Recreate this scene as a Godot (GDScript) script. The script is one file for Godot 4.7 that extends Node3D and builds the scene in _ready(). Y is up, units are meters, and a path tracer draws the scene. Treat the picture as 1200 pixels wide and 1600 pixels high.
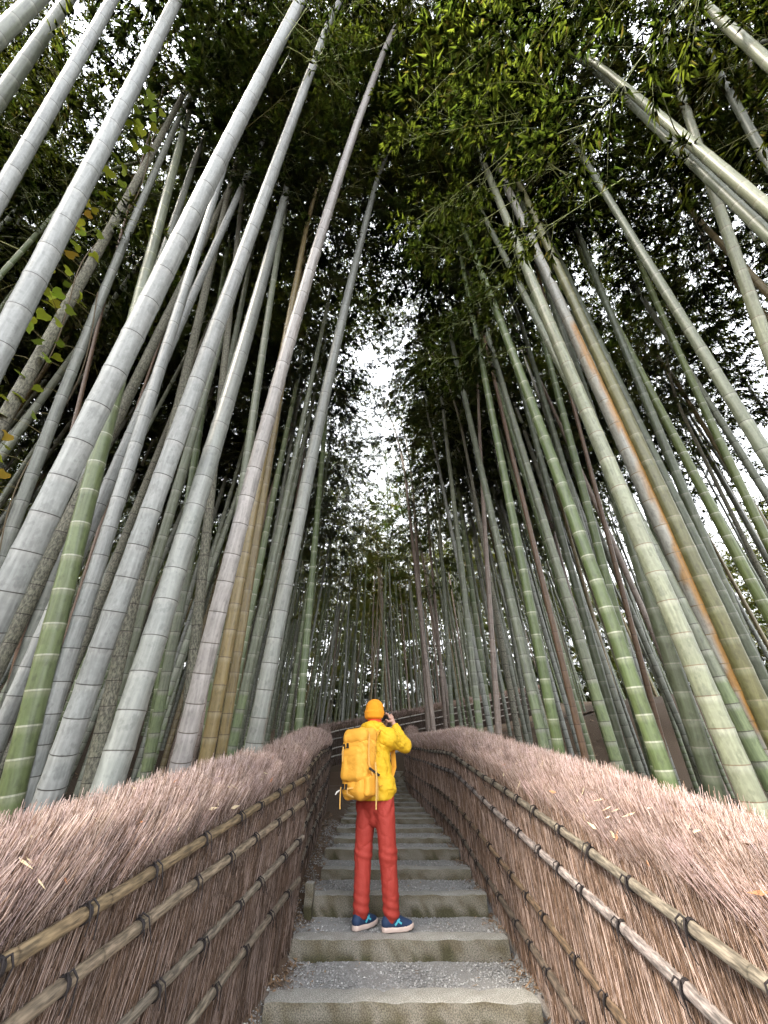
extends Node3D
# A stepped path through a bamboo grove between two brushwood fences, a hiker in yellow on the steps.
# x to the right, y up, the path runs towards -z; "d" below is the distance along the path (-z).

var rng := RandomNumberGenerator.new()
var M := {}
var taken := {}

# ---------------------------------------------------------------- mesh helpers
class Geo:
	var v := PackedVector3Array()
	var n := PackedVector3Array()
	var uv := PackedVector2Array()
	var c := PackedColorArray()
	var i := PackedInt32Array()
	func vert(p: Vector3, nn: Vector3, t: Vector2, col: Color) -> int:
		v.append(p); n.append(nn); uv.append(t); c.append(col)
		return v.size() - 1
	func tri(a: int, b: int, d: int) -> void:
		i.append(a); i.append(b); i.append(d)
	# flat face a, b, d (, e) counter-clockwise seen from outside
	func face(ps: Array, col: Color) -> void:
		var nn: Vector3 = (ps[1] - ps[0]).cross(ps[2] - ps[0]).normalized()
		var k := v.size()
		for p in ps:
			vert(p, nn, Vector2(p.x + p.z, p.y), col)
		for j in range(1, ps.size() - 1):
			tri(k, k + j + 1, k + j)
	func box(x: Transform3D, h: Vector3, col: Color) -> void:
		for ax in 3:
			for s in [-1.0, 1.0]:
				var u := Vector3.ZERO; var w := Vector3.ZERO; var o := Vector3.ZERO
				o[ax] = s * h[ax]; u[(ax + 1) % 3] = h[(ax + 1) % 3]; w[(ax + 2) % 3] = h[(ax + 2) % 3] * s
				face([x * (o - u - w), x * (o + u - w), x * (o + u + w), x * (o - u + w)], col)
	# swept tube; rad and col per point
	func tube(pts: PackedVector3Array, rad: PackedFloat32Array, sides: int, cols: PackedColorArray, caps := true) -> void:
		var m := pts.size()
		var k0 := v.size()
		var side := Vector3.ZERO
		var run := 0.0
		for a in m:
			var t := (pts[mini(a + 1, m - 1)] - pts[maxi(a - 1, 0)]).normalized()
			if a == 0:
				side = t.cross(Vector3.UP if absf(t.y) < 0.9 else Vector3.RIGHT).normalized()
			else:
				side = (side - t * side.dot(t)).normalized()
				run += pts[a].distance_to(pts[a - 1])
			var up := side.cross(t)
			for b in sides + 1:
				var an := TAU * b / sides
				var d := side * cos(an) + up * sin(an)
				vert(pts[a] + d * rad[a], d, Vector2(float(b) / sides, run), cols[a])
		for a in m - 1:
			for b in sides:
				var q := k0 + a * (sides + 1) + b
				tri(q, q + 1, q + sides + 1); tri(q + 1, q + sides + 2, q + sides + 1)
		if caps:
			for e in [0, m - 1]:
				var t: Vector3 = (pts[1] - pts[0]).normalized() * -1.0 if e == 0 else (pts[m - 1] - pts[m - 2]).normalized()
				var kc := vert(pts[e], t, Vector2(0.5, 0), cols[e])
				for b in sides + 1:
					vert(v[k0 + e * (sides + 1) + b], t, Vector2(0.5, 0), cols[e])
				for b in sides:
					if e == 0:
						tri(kc, kc + 2 + b, kc + 1 + b)
					else:
						tri(kc, kc + 1 + b, kc + 2 + b)
	func smooth_normals() -> void:
		n.resize(v.size()); n.fill(Vector3.ZERO)
		for k in range(0, i.size(), 3):
			var q := (v[i[k + 2]] - v[i[k]]).cross(v[i[k + 1]] - v[i[k]])
			n[i[k]] += q; n[i[k + 1]] += q; n[i[k + 2]] += q
		for k in n.size():
			n[k] = n[k].normalized()
	func mesh(m: Material) -> ArrayMesh:
		var a := []
		a.resize(Mesh.ARRAY_MAX)
		a[Mesh.ARRAY_VERTEX] = v; a[Mesh.ARRAY_NORMAL] = n; a[Mesh.ARRAY_TEX_UV] = uv; a[Mesh.ARRAY_COLOR] = c; a[Mesh.ARRAY_INDEX] = i
		var am := ArrayMesh.new()
		am.add_surface_from_arrays(Mesh.PRIMITIVE_TRIANGLES, a)
		am.surface_set_material(0, m)
		return am

func numbered(called: String) -> String:
	var k: int = taken.get(called, 0)
	taken[called] = k + 1
	return called if k == 0 else "%s_%03d" % [called, k]

func thing(called: String, label: String, category: String, at := Vector3.ZERO, group := "") -> Node3D:
	var o := Node3D.new()
	o.name = numbered(called)
	add_child(o)
	o.position = at
	o.set_meta("label", label); o.set_meta("category", category)
	if group != "":
		o.set_meta("group", group)
	return o

func part(called: String, mesh: Mesh, parent: Node3D, x := Transform3D.IDENTITY) -> MeshInstance3D:
	var o := MeshInstance3D.new()
	o.name = called
	o.mesh = mesh
	o.transform = x
	parent.add_child(o, true)
	return o

func copies(called: String, mesh: Mesh, xs: Array, cols: Array, parent: Node3D) -> MultiMeshInstance3D:
	var mm := MultiMesh.new()
	mm.transform_format = MultiMesh.TRANSFORM_3D
	mm.use_colors = cols.size() > 0
	mm.mesh = mesh
	mm.instance_count = xs.size()
	for k in xs.size():
		mm.set_instance_transform(k, xs[k])
		if cols.size() > 0:
			mm.set_instance_color(k, cols[k])
	var o := MultiMeshInstance3D.new()
	o.name = called
	o.multimesh = mm
	parent.add_child(o, true)
	return o

func structure(called: String, mesh: Mesh) -> MeshInstance3D:
	var o := part(called, mesh, self)
	o.set_meta("kind", "structure")
	return o

func rf(a: float, b: float) -> float:
	return rng.randf_range(a, b)

func lc(r: float, g: float, b: float) -> Color:
	return Color(r, g, b)

# ---------------------------------------------------------------- the lie of the land
func piece(pts: Array, d: float) -> float:      # pts: [x, d] pairs with rising d
	if d <= pts[0][1]:
		return pts[0][0]
	for k in range(1, pts.size()):
		if d <= pts[k][1]:
			var t: float = (d - pts[k - 1][1]) / (pts[k][1] - pts[k - 1][1])
			return lerpf(pts[k - 1][0], pts[k][0], t)
	return pts[pts.size() - 1][0]

const LEFT_EDGE := [[-1.40, -1.0], [-1.11, 1.6], [-0.77, 4.47], [-0.86, 4.6], [-1.05, 8.0], [-1.72, 14.0], [-1.95, 15.5]]
const RIGHT_EDGE := [[1.09, -1.0], [1.10, 1.6], [1.10, 2.9], [1.07, 4.5], [1.03, 6.4], [0.97, 8.5], [0.86, 11.0], [0.70, 14.0]]

func land(x: float, d: float) -> float:
	var h := 0.155 * d
	if d > 6.6:
		h = 1.023 + 0.072 * (d - 6.6)
	if d > 16.0:
		h = 1.70 + 0.12 * (minf(d, 60.0) - 16.0)
	if d < -6.0:
		h = -0.93
	var far := smoothstep(13.6, 16.2, d)
	h += far * (0.17 * clampf(x + 1.93, 0.0, 14.0) + 0.45)
	h += 0.20 * maxf(0.0, -x - 4.0) * smoothstep(60.0, 16.0, -x) * smoothstep(-4.0, 3.0, d)
	return h

func far_line(x: float) -> float:               # d of the far fence
	return 16.0 + (x + 1.93) * 0.53 if x < 1.83 else 18.0 + (x - 1.83) * 0.78

func on_path(x: float, d: float, spare := 0.55) -> bool:
	if d < 15.2 and x > piece(LEFT_EDGE, d) - spare and x < piece(RIGHT_EDGE, d) + spare:
		return true
	if x > -2.5 - spare and d >= 14.6 and d < far_line(x) + spare + 0.1 and d > far_line(x) - 3.2:
		return true
	return false

# stone steps: [d of the front edge, height of the top]
var STEPS := [[0.95, 0.10], [1.7, 0.235], [2.4, 0.35], [3.1, 0.465], [3.82, 0.578], [4.53, 0.69], [5.19, 0.834], [5.94, 0.916], [6.6, 1.016], [7.22, 1.068], [7.95, 1.12], [8.8, 1.184], [9.3, 1.218], [10.1, 1.275], [10.9, 1.335], [11.7, 1.39], [12.5, 1.45], [13.3, 1.51], [13.9, 1.60], [14.4, 1.71], [14.9, 1.85], [15.4, 2.00], [15.9, 2.13]]

func path_top(x: float, d: float) -> float:
	var h := land(0.0, d) - 0.06
	var prev := h
	for k in STEPS.size():
		if d >= STEPS[k][0] + 0.14:
			prev = STEPS[k][1] - 0.012
		else:
			break
	if d < STEPS[0][0] + 0.14:
		prev = land(0.0, d) - 0.02
	if d > 15.9:
		prev = lerpf(prev, land(x, d), smoothstep(15.9, 16.5, d))
	var ends := maxf(-0.70 - x, x - 1.03)
	var slope := land(0.0, d) + 0.0
	return lerpf(prev, slope, smoothstep(0.0, 0.2, ends) * smoothstep(15.0, 13.0, d))

# ---------------------------------------------------------------- textures and materials
func noise_image(w: int, h: int, freq: float, sy: float, lo: float, hi: float, seed_: int, octaves := 4) -> ImageTexture:
	var f := FastNoiseLite.new()
	f.seed = seed_; f.frequency = 1.0; f.fractal_octaves = octaves
	f.noise_type = FastNoiseLite.TYPE_SIMPLEX
	var im := Image.create(w, h, true, Image.FORMAT_RGB8)
	var sf := FastNoiseLite.new()
	sf.seed = seed_ + 50; sf.frequency = 0.022; sf.fractal_octaves = 6; sf.fractal_gain = 0.62
	var stain: Image = sf.get_seamless_image(256, 256)
	for y in h:
		var b := TAU * y / h
		for x in w:
			var a := TAU * x / w
			# on a torus, so that the tile repeats without seams
			var r := freq / TAU
			var p := Vector3(cos(a) * r, sin(a) * r, 0.0)
			var q := f.get_noise_3d(p.x + cos(b) * r * sy, p.y + sin(b) * r * sy, (sin(b) * 0.37 + cos(b) * 0.61) * r * sy)
			var g := clampf(lerpf(lo, hi, q * 0.75 + 0.5), 0.0, 1.0)
			# dull stains and scuffs over the fibres
			var st := stain.get_pixel(x % 256, y % 256).r
			g *= 1.0 - 0.15 * smoothstep(0.45, 0.85, st) - 0.07 * smoothstep(0.6, 0.2, st)
			im.set_pixel(x, y, Color(g * 1.0, g * 0.995, g * 0.985))
	im.generate_mipmaps()
	return ImageTexture.create_from_image(im)

func blotch_image(size: int, seed_: int, lo: float, hi: float) -> ImageTexture:
	var f := FastNoiseLite.new()
	f.seed = seed_; f.frequency = 0.055; f.fractal_octaves = 6; f.fractal_gain = 0.72
	var im: Image = f.get_seamless_image(size, size)
	im.convert(Image.FORMAT_RGB8)
	for y in size:
		for x in size:
			var g := clampf(lerpf(lo, hi, clampf((im.get_pixel(x, y).r - 0.2) / 0.6, 0, 1)), 0, 1)
			im.set_pixel(x, y, Color(g, g, g))
	im.generate_mipmaps()
	return ImageTexture.create_from_image(im)

func normal_image(size: int, freq: float, seed_: int, strength: float) -> ImageTexture:
	var f := FastNoiseLite.new()
	f.seed = seed_; f.frequency = freq; f.fractal_octaves = 4
	var im: Image = f.get_seamless_image(size, size)
	im.convert(Image.FORMAT_RGBA8)
	im.bump_map_to_normal_map(strength)
	im.generate_mipmaps()
	return ImageTexture.create_from_image(im)

func mat(rough := 0.8, tex: Texture2D = null, tint := Color.WHITE) -> StandardMaterial3D:
	var m := StandardMaterial3D.new()
	m.vertex_color_use_as_albedo = true
	m.albedo_color = tint
	m.roughness = rough
	if tex != null:
		m.albedo_texture = tex
	m.cull_mode = BaseMaterial3D.CULL_DISABLED
	return m

func make_materials() -> void:
	var streak := noise_image(256, 512, 14.0, 0.22, 0.83, 1.02, 3, 4)
	var blot := blotch_image(256, 11, 0.55, 1.1)
	var grain := blotch_image(512, 23, 0.55, 1.1)
	var bump := normal_image(256, 0.05, 5, 3.0)
	var fine := normal_image(256, 0.12, 8, 5.0)
	M.culm = mat(0.42, streak)
	M.culm.uv1_scale = Vector3(1, 0.8, 1)
	M.lichen = mat(0.75, blot)
	M.lichen.uv1_scale = Vector3(1, 1.4, 1)
	M.rail = mat(0.6, blot)
	M.rail.uv1_scale = Vector3(0.5, 0.55, 1)
	M.twig = mat(0.85)
	M.core = mat(0.95, grain)
	M.core.uv1_triplanar = true
	M.core.uv1_scale = Vector3(2, 2, 2)
	M.rope = mat(0.8)
	M.leaf = mat(0.42)
	M.leaf.backlight = Color(0.95, 1.0, 0.35)
	M.vine = mat(0.5)
	M.vine.backlight = Color(0.8, 0.85, 0.3)
	M.dry = mat(0.8)
	M.stone = mat(0.9, grain)
	M.stone.uv1_triplanar = true; M.stone.uv1_world_triplanar = true
	M.stone.uv1_scale = Vector3(3.1, 3.1, 3.1)
	M.stone.normal_enabled = true; M.stone.normal_texture = fine; M.stone.normal_scale = 0.35
	M.gravel = mat(0.95, grain)
	M.gravel.uv1_triplanar = true; M.gravel.uv1_world_triplanar = true
	M.gravel.uv1_scale = Vector3(6.3, 6.3, 6.3)
	M.gravel.normal_enabled = true; M.gravel.normal_texture = fine; M.gravel.normal_scale = 1.5
	M.soil = mat(0.95, grain)
	M.soil.uv1_triplanar = true; M.soil.uv1_world_triplanar = true
	M.soil.uv1_scale = Vector3(1.7, 1.7, 1.7)
	M.soil.normal_enabled = true; M.soil.normal_texture = fine; M.soil.normal_scale = 1.5
	M.pebble = mat(0.9)
	M.cloth = mat(0.75)
	M.cloth.uv1_triplanar = true
	M.cloth.uv1_scale = Vector3(4, 4, 4)
	M.cloth.normal_enabled = true; M.cloth.normal_texture = bump; M.cloth.normal_scale = 0.5
	M.knit = mat(0.95)
	M.skin = mat(0.5)
	M.plastic = mat(0.4)
	M.glass = mat(0.08)

# ---------------------------------------------------------------- scene
func _ready() -> void:
	rng.seed = 20231
	var cam := Camera3D.new()
	cam.name = "camera"
	cam.position = Vector3(0, 1.74, 0)
	cam.rotation_degrees = Vector3(35, 0, 0)
	cam.fov = rad_to_deg(2.0 * atan(800.0 / 600.0))
	cam.near = 0.05
	cam.far = 900.0
	add_child(cam)
	cam.current = true
	var env := Environment.new()
	var sm := ProceduralSkyMaterial.new()
	sm.sky_top_color = Color(0.87, 0.885, 0.91)
	sm.sky_horizon_color = Color(0.95, 0.955, 0.96)
	sm.sky_curve = 0.25
	sm.ground_horizon_color = Color(0.5, 0.5, 0.47)
	sm.ground_bottom_color = Color(0.3, 0.28, 0.25)
	sm.sun_angle_max = 1.0
	var sky := Sky.new()
	sky.sky_material = sm
	env.background_mode = Environment.BG_SKY
	env.sky = sky
	env.background_energy_multiplier = 1.0
	env.tonemap_mode = Environment.TONE_MAPPER_LINEAR
	env.tonemap_exposure = 7.4
	env.sdfgi_enabled = true; env.ssao_enabled = true; env.ssil_enabled = true
	var we := WorldEnvironment.new()
	we.name = "world_environment"
	we.environment = env
	add_child(we)
	var sun := DirectionalLight3D.new()
	sun.name = "sun"
	sun.light_energy = 0.5
	sun.light_angular_distance = 14.0
	sun.light_color = Color(1.0, 0.96, 0.9)
	sun.shadow_enabled = true
	add_child(sun)
	sun.look_at_from_position(Vector3.ZERO, Vector3(0.62, -1.0, -0.55), Vector3.UP)

	make_materials()
	make_ground()
	make_steps()
	make_fences()
	make_grove()
	make_vines()
	make_litter()
	make_hiker()

func make_ground() -> void:
	var g := Geo.new()
	var xs := []
	var ds := []
	var lim := 14.0
	var k := -46
	while k <= 46:
		var t := k * 0.5
		xs.append(t if absf(t) <= lim else signf(t) * (lim + pow(absf(t) - lim, 2.6)))
		k += 1
	for q in range(-16, 130):
		var t := q * 0.5
		ds.append(t if t >= -4.0 and t <= 34.0 else (-4.0 - pow(-4.0 - t, 3.0) if t < -4.0 else 34.0 + pow((t - 34.0), 1.75)))
	for d in ds:
		for x in xs:
			var h := land(x, d)
			if d > -1.5 and d < 16.0 and x > piece(LEFT_EDGE, d) - 0.1 and x < piece(RIGHT_EDGE, d) + 0.1:
				h -= 0.45
			var wob := sin(x * 2.3 + d * 1.1) * 0.03 + sin(x * 0.9 - d * 2.7) * 0.03
			g.vert(Vector3(x, h + wob - 0.03, -d), Vector3.UP, Vector2(x, d), lc(0.105, 0.068, 0.042))
	var w := xs.size()
	for a in ds.size() - 1:
		for b in w - 1:
			var q := a * w + b
			g.tri(q, q + w, q + 1); g.tri(q + 1, q + w, q + w + 1)
	g.smooth_normals()
	structure("ground", g.mesh(M.soil))
	# the gravelled path
	var p := Geo.new()
	var nx := 46
	var nd := 420
	for a in nd + 1:
		var d := -1.2 + 18.6 * a / nd
		for b in nx + 1:
			var x0 := piece(LEFT_EDGE, d) - 0.12
			var x1 := piece(RIGHT_EDGE, d) + 0.12
			if d > 15.0:
				x1 = lerpf(0.82, 9.0, smoothstep(15.0, 17.4, d))
			var x := lerpf(x0, x1, float(b) / nx)
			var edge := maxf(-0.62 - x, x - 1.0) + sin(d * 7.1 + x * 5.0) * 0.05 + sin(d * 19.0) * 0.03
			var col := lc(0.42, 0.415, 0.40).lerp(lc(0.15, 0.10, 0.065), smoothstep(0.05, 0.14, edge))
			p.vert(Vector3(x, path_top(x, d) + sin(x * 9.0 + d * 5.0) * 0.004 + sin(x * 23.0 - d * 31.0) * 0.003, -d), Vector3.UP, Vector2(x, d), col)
	for a in nd:
		for b in nx:
			var q := a * (nx + 1) + b
			p.tri(q, q + nx + 1, q + 1); p.tri(q + 1, q + nx + 1, q + nx + 2)
	p.smooth_normals()
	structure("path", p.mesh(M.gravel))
	# loose gravel on the near treads
	var st := Geo.new()
	var ico := [Vector3(0, 1, 0), Vector3(0.9, 0.1, 0), Vector3(0.25, 0, 0.9), Vector3(-0.75, 0.15, 0.5), Vector3(-0.7, -0.1, -0.6), Vector3(0.3, 0.1, -0.95), Vector3(0, -0.8, 0)]
	for q in ico:
		st.vert(q, q.normalized(), Vector2.ZERO, Color.WHITE)
	for b in 5:
		st.tri(0, 1 + b, 1 + (b + 1) % 5); st.tri(6, 1 + (b + 1) % 5, 1 + b)
	var xs2 := []
	var cs := []
	for q in 40000:
		var d := 3.2 + pow(rng.randf(), 1.5) * 5.5
		var x := rf(piece(LEFT_EDGE, d) + 0.02, piece(RIGHT_EDGE, d) - 0.02)
		var near_stone := false
		for s in STEPS:
			if d > s[0] - 0.01 and d < s[0] + 0.19 and x > -0.75 and x < 1.05:
				near_stone = true
		if near_stone or (x < -0.68 and rng.randf() < 0.4):
			continue
		var s := rf(0.004, 0.0105)
		var bs := Basis.from_euler(Vector3(rf(-0.5, 0.5), rf(0, TAU), rf(-0.5, 0.5))).scaled(Vector3(s, s * 0.7, s))
		xs2.append(Transform3D(bs, Vector3(x, path_top(x, d) + s * 0.25, -d)))
		var t := 0.2 + 0.26 * rng.randf() * rng.randf() + (0.2 if rng.randf() < 0.06 else 0.0)
		cs.append(lc(t, t * 0.985, t * 0.96))
	var gr := copies("gravel", st.mesh(M.pebble), xs2, cs, self)
	gr.set_meta("kind", "stuff"); gr.set_meta("label", "loose grey gravel on the treads of the path"); gr.set_meta("category", "gravel")

# a worn stone block, chamfered and uneven, with moss where the noise says
func stone_block(h: Vector3, seed_: int, moss: float) -> ArrayMesh:
	var f := FastNoiseLite.new()
	f.seed = seed_; f.frequency = 2.2; f.fractal_octaves = 3
	var g := Geo.new()
	var cell := 0.045
	for ax in 3:
		for s in [-1.0, 1.0]:
			var ua := (ax + 1) % 3
			var wa := (ax + 2) % 3
			var nu := maxi(2, int(2.0 * h[ua] / cell))
			var nw := maxi(2, int(2.0 * h[wa] / cell))
			var k := g.v.size()
			for a in nu + 1:
				for b in nw + 1:
					var p := Vector3.ZERO
					p[ax] = s * h[ax]
					p[ua] = lerpf(-h[ua], h[ua], float(a) / nu)
					p[wa] = lerpf(-h[wa], h[wa], float(b) / nw) * s
					# round the edges: pull towards an inner box
					var r := 0.016
					var inner := Vector3(clampf(p.x, -h.x + r, h.x - r), clampf(p.y, -h.y + r, h.y - r), clampf(p.z, -h.z + r, h.z - r))
					var dv := p - inner
					if dv.length() > r:
						dv = dv.normalized() * r
					p = inner + dv
					var q := p * 2.0
					p += Vector3(f.get_noise_3d(q.x, q.y + 7, q.z), f.get_noise_3d(q.x + 9, q.y, q.z), f.get_noise_3d(q.x, q.y, q.z + 5)) * 0.013
					var big := f.get_noise_3d(q.x * 1.1, q.y * 2.0, q.z + 31.0)
					var sm := f.get_noise_3d(q.x * 5.0 + 3.0, q.y * 5.0, q.z * 5.0)
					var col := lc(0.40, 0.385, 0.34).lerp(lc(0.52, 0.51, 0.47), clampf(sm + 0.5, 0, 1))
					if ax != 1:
						# stained, algae covered risers, also toned below the tops to offset the light
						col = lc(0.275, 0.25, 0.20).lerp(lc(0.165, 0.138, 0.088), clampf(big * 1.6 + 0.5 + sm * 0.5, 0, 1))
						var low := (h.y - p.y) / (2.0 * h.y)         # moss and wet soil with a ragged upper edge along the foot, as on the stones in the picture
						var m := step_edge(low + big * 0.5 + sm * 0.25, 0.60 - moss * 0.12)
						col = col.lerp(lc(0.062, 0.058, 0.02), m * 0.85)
					g.vert(p, Vector3.UP, Vector2(p.x, p.y), col)
			for a in nu:
				for b in nw:
					var q := k + a * (nw + 1) + b
					g.tri(q, q + 1, q + nw + 1); g.tri(q + 1, q + nw + 2, q + nw + 1)
	g.smooth_normals()
	return g.mesh(M.stone)

func step_edge(t: float, e: float) -> float:
	return smoothstep(e - 0.06, e + 0.06, t)

func make_steps() -> void:
	var root := Node3D.new()
	root.name = "stone_stairs"
	root.set_meta("kind", "structure")
	root.set_meta("label", "worn mossy stone steps with gravel treads between the fences")
	add_child(root)
	for k in STEPS.size():
		var d: float = STEPS[k][0]
		var top: float = STEPS[k][1]
		var x0 := maxf(-0.76 + rf(-0.02, 0.05), piece(LEFT_EDGE, d) + 0.03)
		var x1 := minf(1.04 + rf(-0.03, 0.03), piece(RIGHT_EDGE, d) - 0.05)
		var h := Vector3((x1 - x0) / 2.0, 0.11, 0.105)
		var x := Transform3D(Basis(Vector3.UP, rf(-0.012, 0.012)), Vector3((x0 + x1) / 2.0, top - 0.11, -(d + 0.105)))
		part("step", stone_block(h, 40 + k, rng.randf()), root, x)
	var up := thing("stone_post", "small upright mossy stone at the left end of a step", "stone", Vector3(-0.715, 0.80, -5.13))
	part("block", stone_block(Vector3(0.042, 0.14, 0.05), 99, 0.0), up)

# ---------------------------------------------------------------- fences
func smooth_line(pts: Array, spacing: float) -> PackedVector3Array:
	var c := Curve3D.new()
	for k in pts.size():
		var a: Vector2 = pts[maxi(k - 1, 0)]
		var b: Vector2 = pts[mini(k + 1, pts.size() - 1)]
		var t := (b - a)
		var la: float = (pts[k] - a).length() * 0.33
		var lb: float = (b - pts[k]).length() * 0.33
		var u := t.normalized() if t.length() > 0.0 else Vector2.ZERO
		c.add_point(Vector3(pts[k].x, 0, -pts[k].y), Vector3(-u.x, 0, u.y) * la, Vector3(u.x, 0, -u.y) * lb)
	var out := PackedVector3Array()
	var total := c.get_baked_length()
	var m := int(total / spacing)
	for k in m + 1:
		var p := c.sample_baked(total * k / m, true)
		out.append(p)
	return out

var bundles := []
var tufts := []
var tie_mesh: ArrayMesh

func strand(g: Geo, a: Vector3, b: Vector3, bend: Vector3, r: float, col: Color) -> void:
	g.tube(PackedVector3Array([a, (a + b) * 0.5 + bend, b]), PackedFloat32Array([r, r * 0.9, r * 0.55]), 3, PackedColorArray([col, col, col]), false)

func twig_colour(pale: float) -> Color:
	var t := rng.randf()
	var c := lc(0.10, 0.06, 0.038).lerp(lc(0.30, 0.20, 0.14), t)
	if rng.randf() < 0.3 + 0.5 * pale:
		c = lc(0.34, 0.25, 0.20).lerp(lc(0.68, 0.55, 0.50), rng.randf())
	return c

func make_bundles() -> void:
	for q in 6:
		var g := Geo.new()
		for s in 27:
			var x := rf(-0.05, 0.05)
			var z := rf(-0.012, 0.016)
			var y0 := rf(-0.06, 0.08)
			var l := rf(0.35, 0.62)
			var lean := rf(-0.05, 0.05)
			strand(g, Vector3(x, y0, z), Vector3(x + lean, y0 + l, z + rf(-0.012, 0.02)), Vector3(rf(-0.018, 0.018), 0, rf(-0.006, 0.012)), rf(0.0010, 0.0022), twig_colour(0.15))
		bundles.append(g.mesh(M.twig))
	for q in 6:
		var g := Geo.new()
		for s in 34:
			var x := rf(-0.04, 0.04)
			var z := rf(-0.03, 0.03)
			var l := rf(0.15, 0.25)
			var lean := rf(-0.05, 0.05)
			strand(g, Vector3(x, -0.08, z), Vector3(x + lean * 0.7, l - 0.08, z + rf(-0.02, 0.02)), Vector3(rf(-0.01, 0.01), 0, rf(-0.01, 0.01)), rf(0.0010, 0.0021), twig_colour(0.8))
		tufts.append(g.mesh(M.twig))
	# a lashing of black cord round a rail along x, with a knot and two loose ends on the face side (+z)
	var t := Geo.new()
	for w in 3:
		var pts := PackedVector3Array()
		var rr := PackedFloat32Array()
		var cc := PackedColorArray()
		for a in 13:
			var an := TAU * a / 12.0
			pts.append(Vector3((w - 1) * 0.0055 + sin(an) * 0.004, cos(an) * 0.0262, sin(an) * 0.0262))
			rr.append(0.0029); cc.append(lc(0.012, 0.011, 0.011))
		t.tube(pts, rr, 5, cc, false)
	for e in 2:
		var s := -1.0 if e == 0 else 1.0
		t.tube(PackedVector3Array([Vector3(0, 0.026, 0.012), Vector3(s * 0.012, 0.036, 0.02), Vector3(s * 0.02, 0.022 - 0.01 * e, 0.037), Vector3(s * 0.017, -0.02 - 0.02 * e, 0.04), Vector3(s * 0.022, -0.05 - 0.025 * e, 0.034)]), PackedFloat32Array([0.0045, 0.004, 0.003, 0.0022, 0.002]), 5, PackedColorArray([lc(0.012, 0.011, 0.011), lc(0.012, 0.011, 0.011), lc(0.012, 0.011, 0.011), lc(0.012, 0.011, 0.011), lc(0.012, 0.011, 0.011)]))
	tie_mesh = t.mesh(M.rope)

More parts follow.
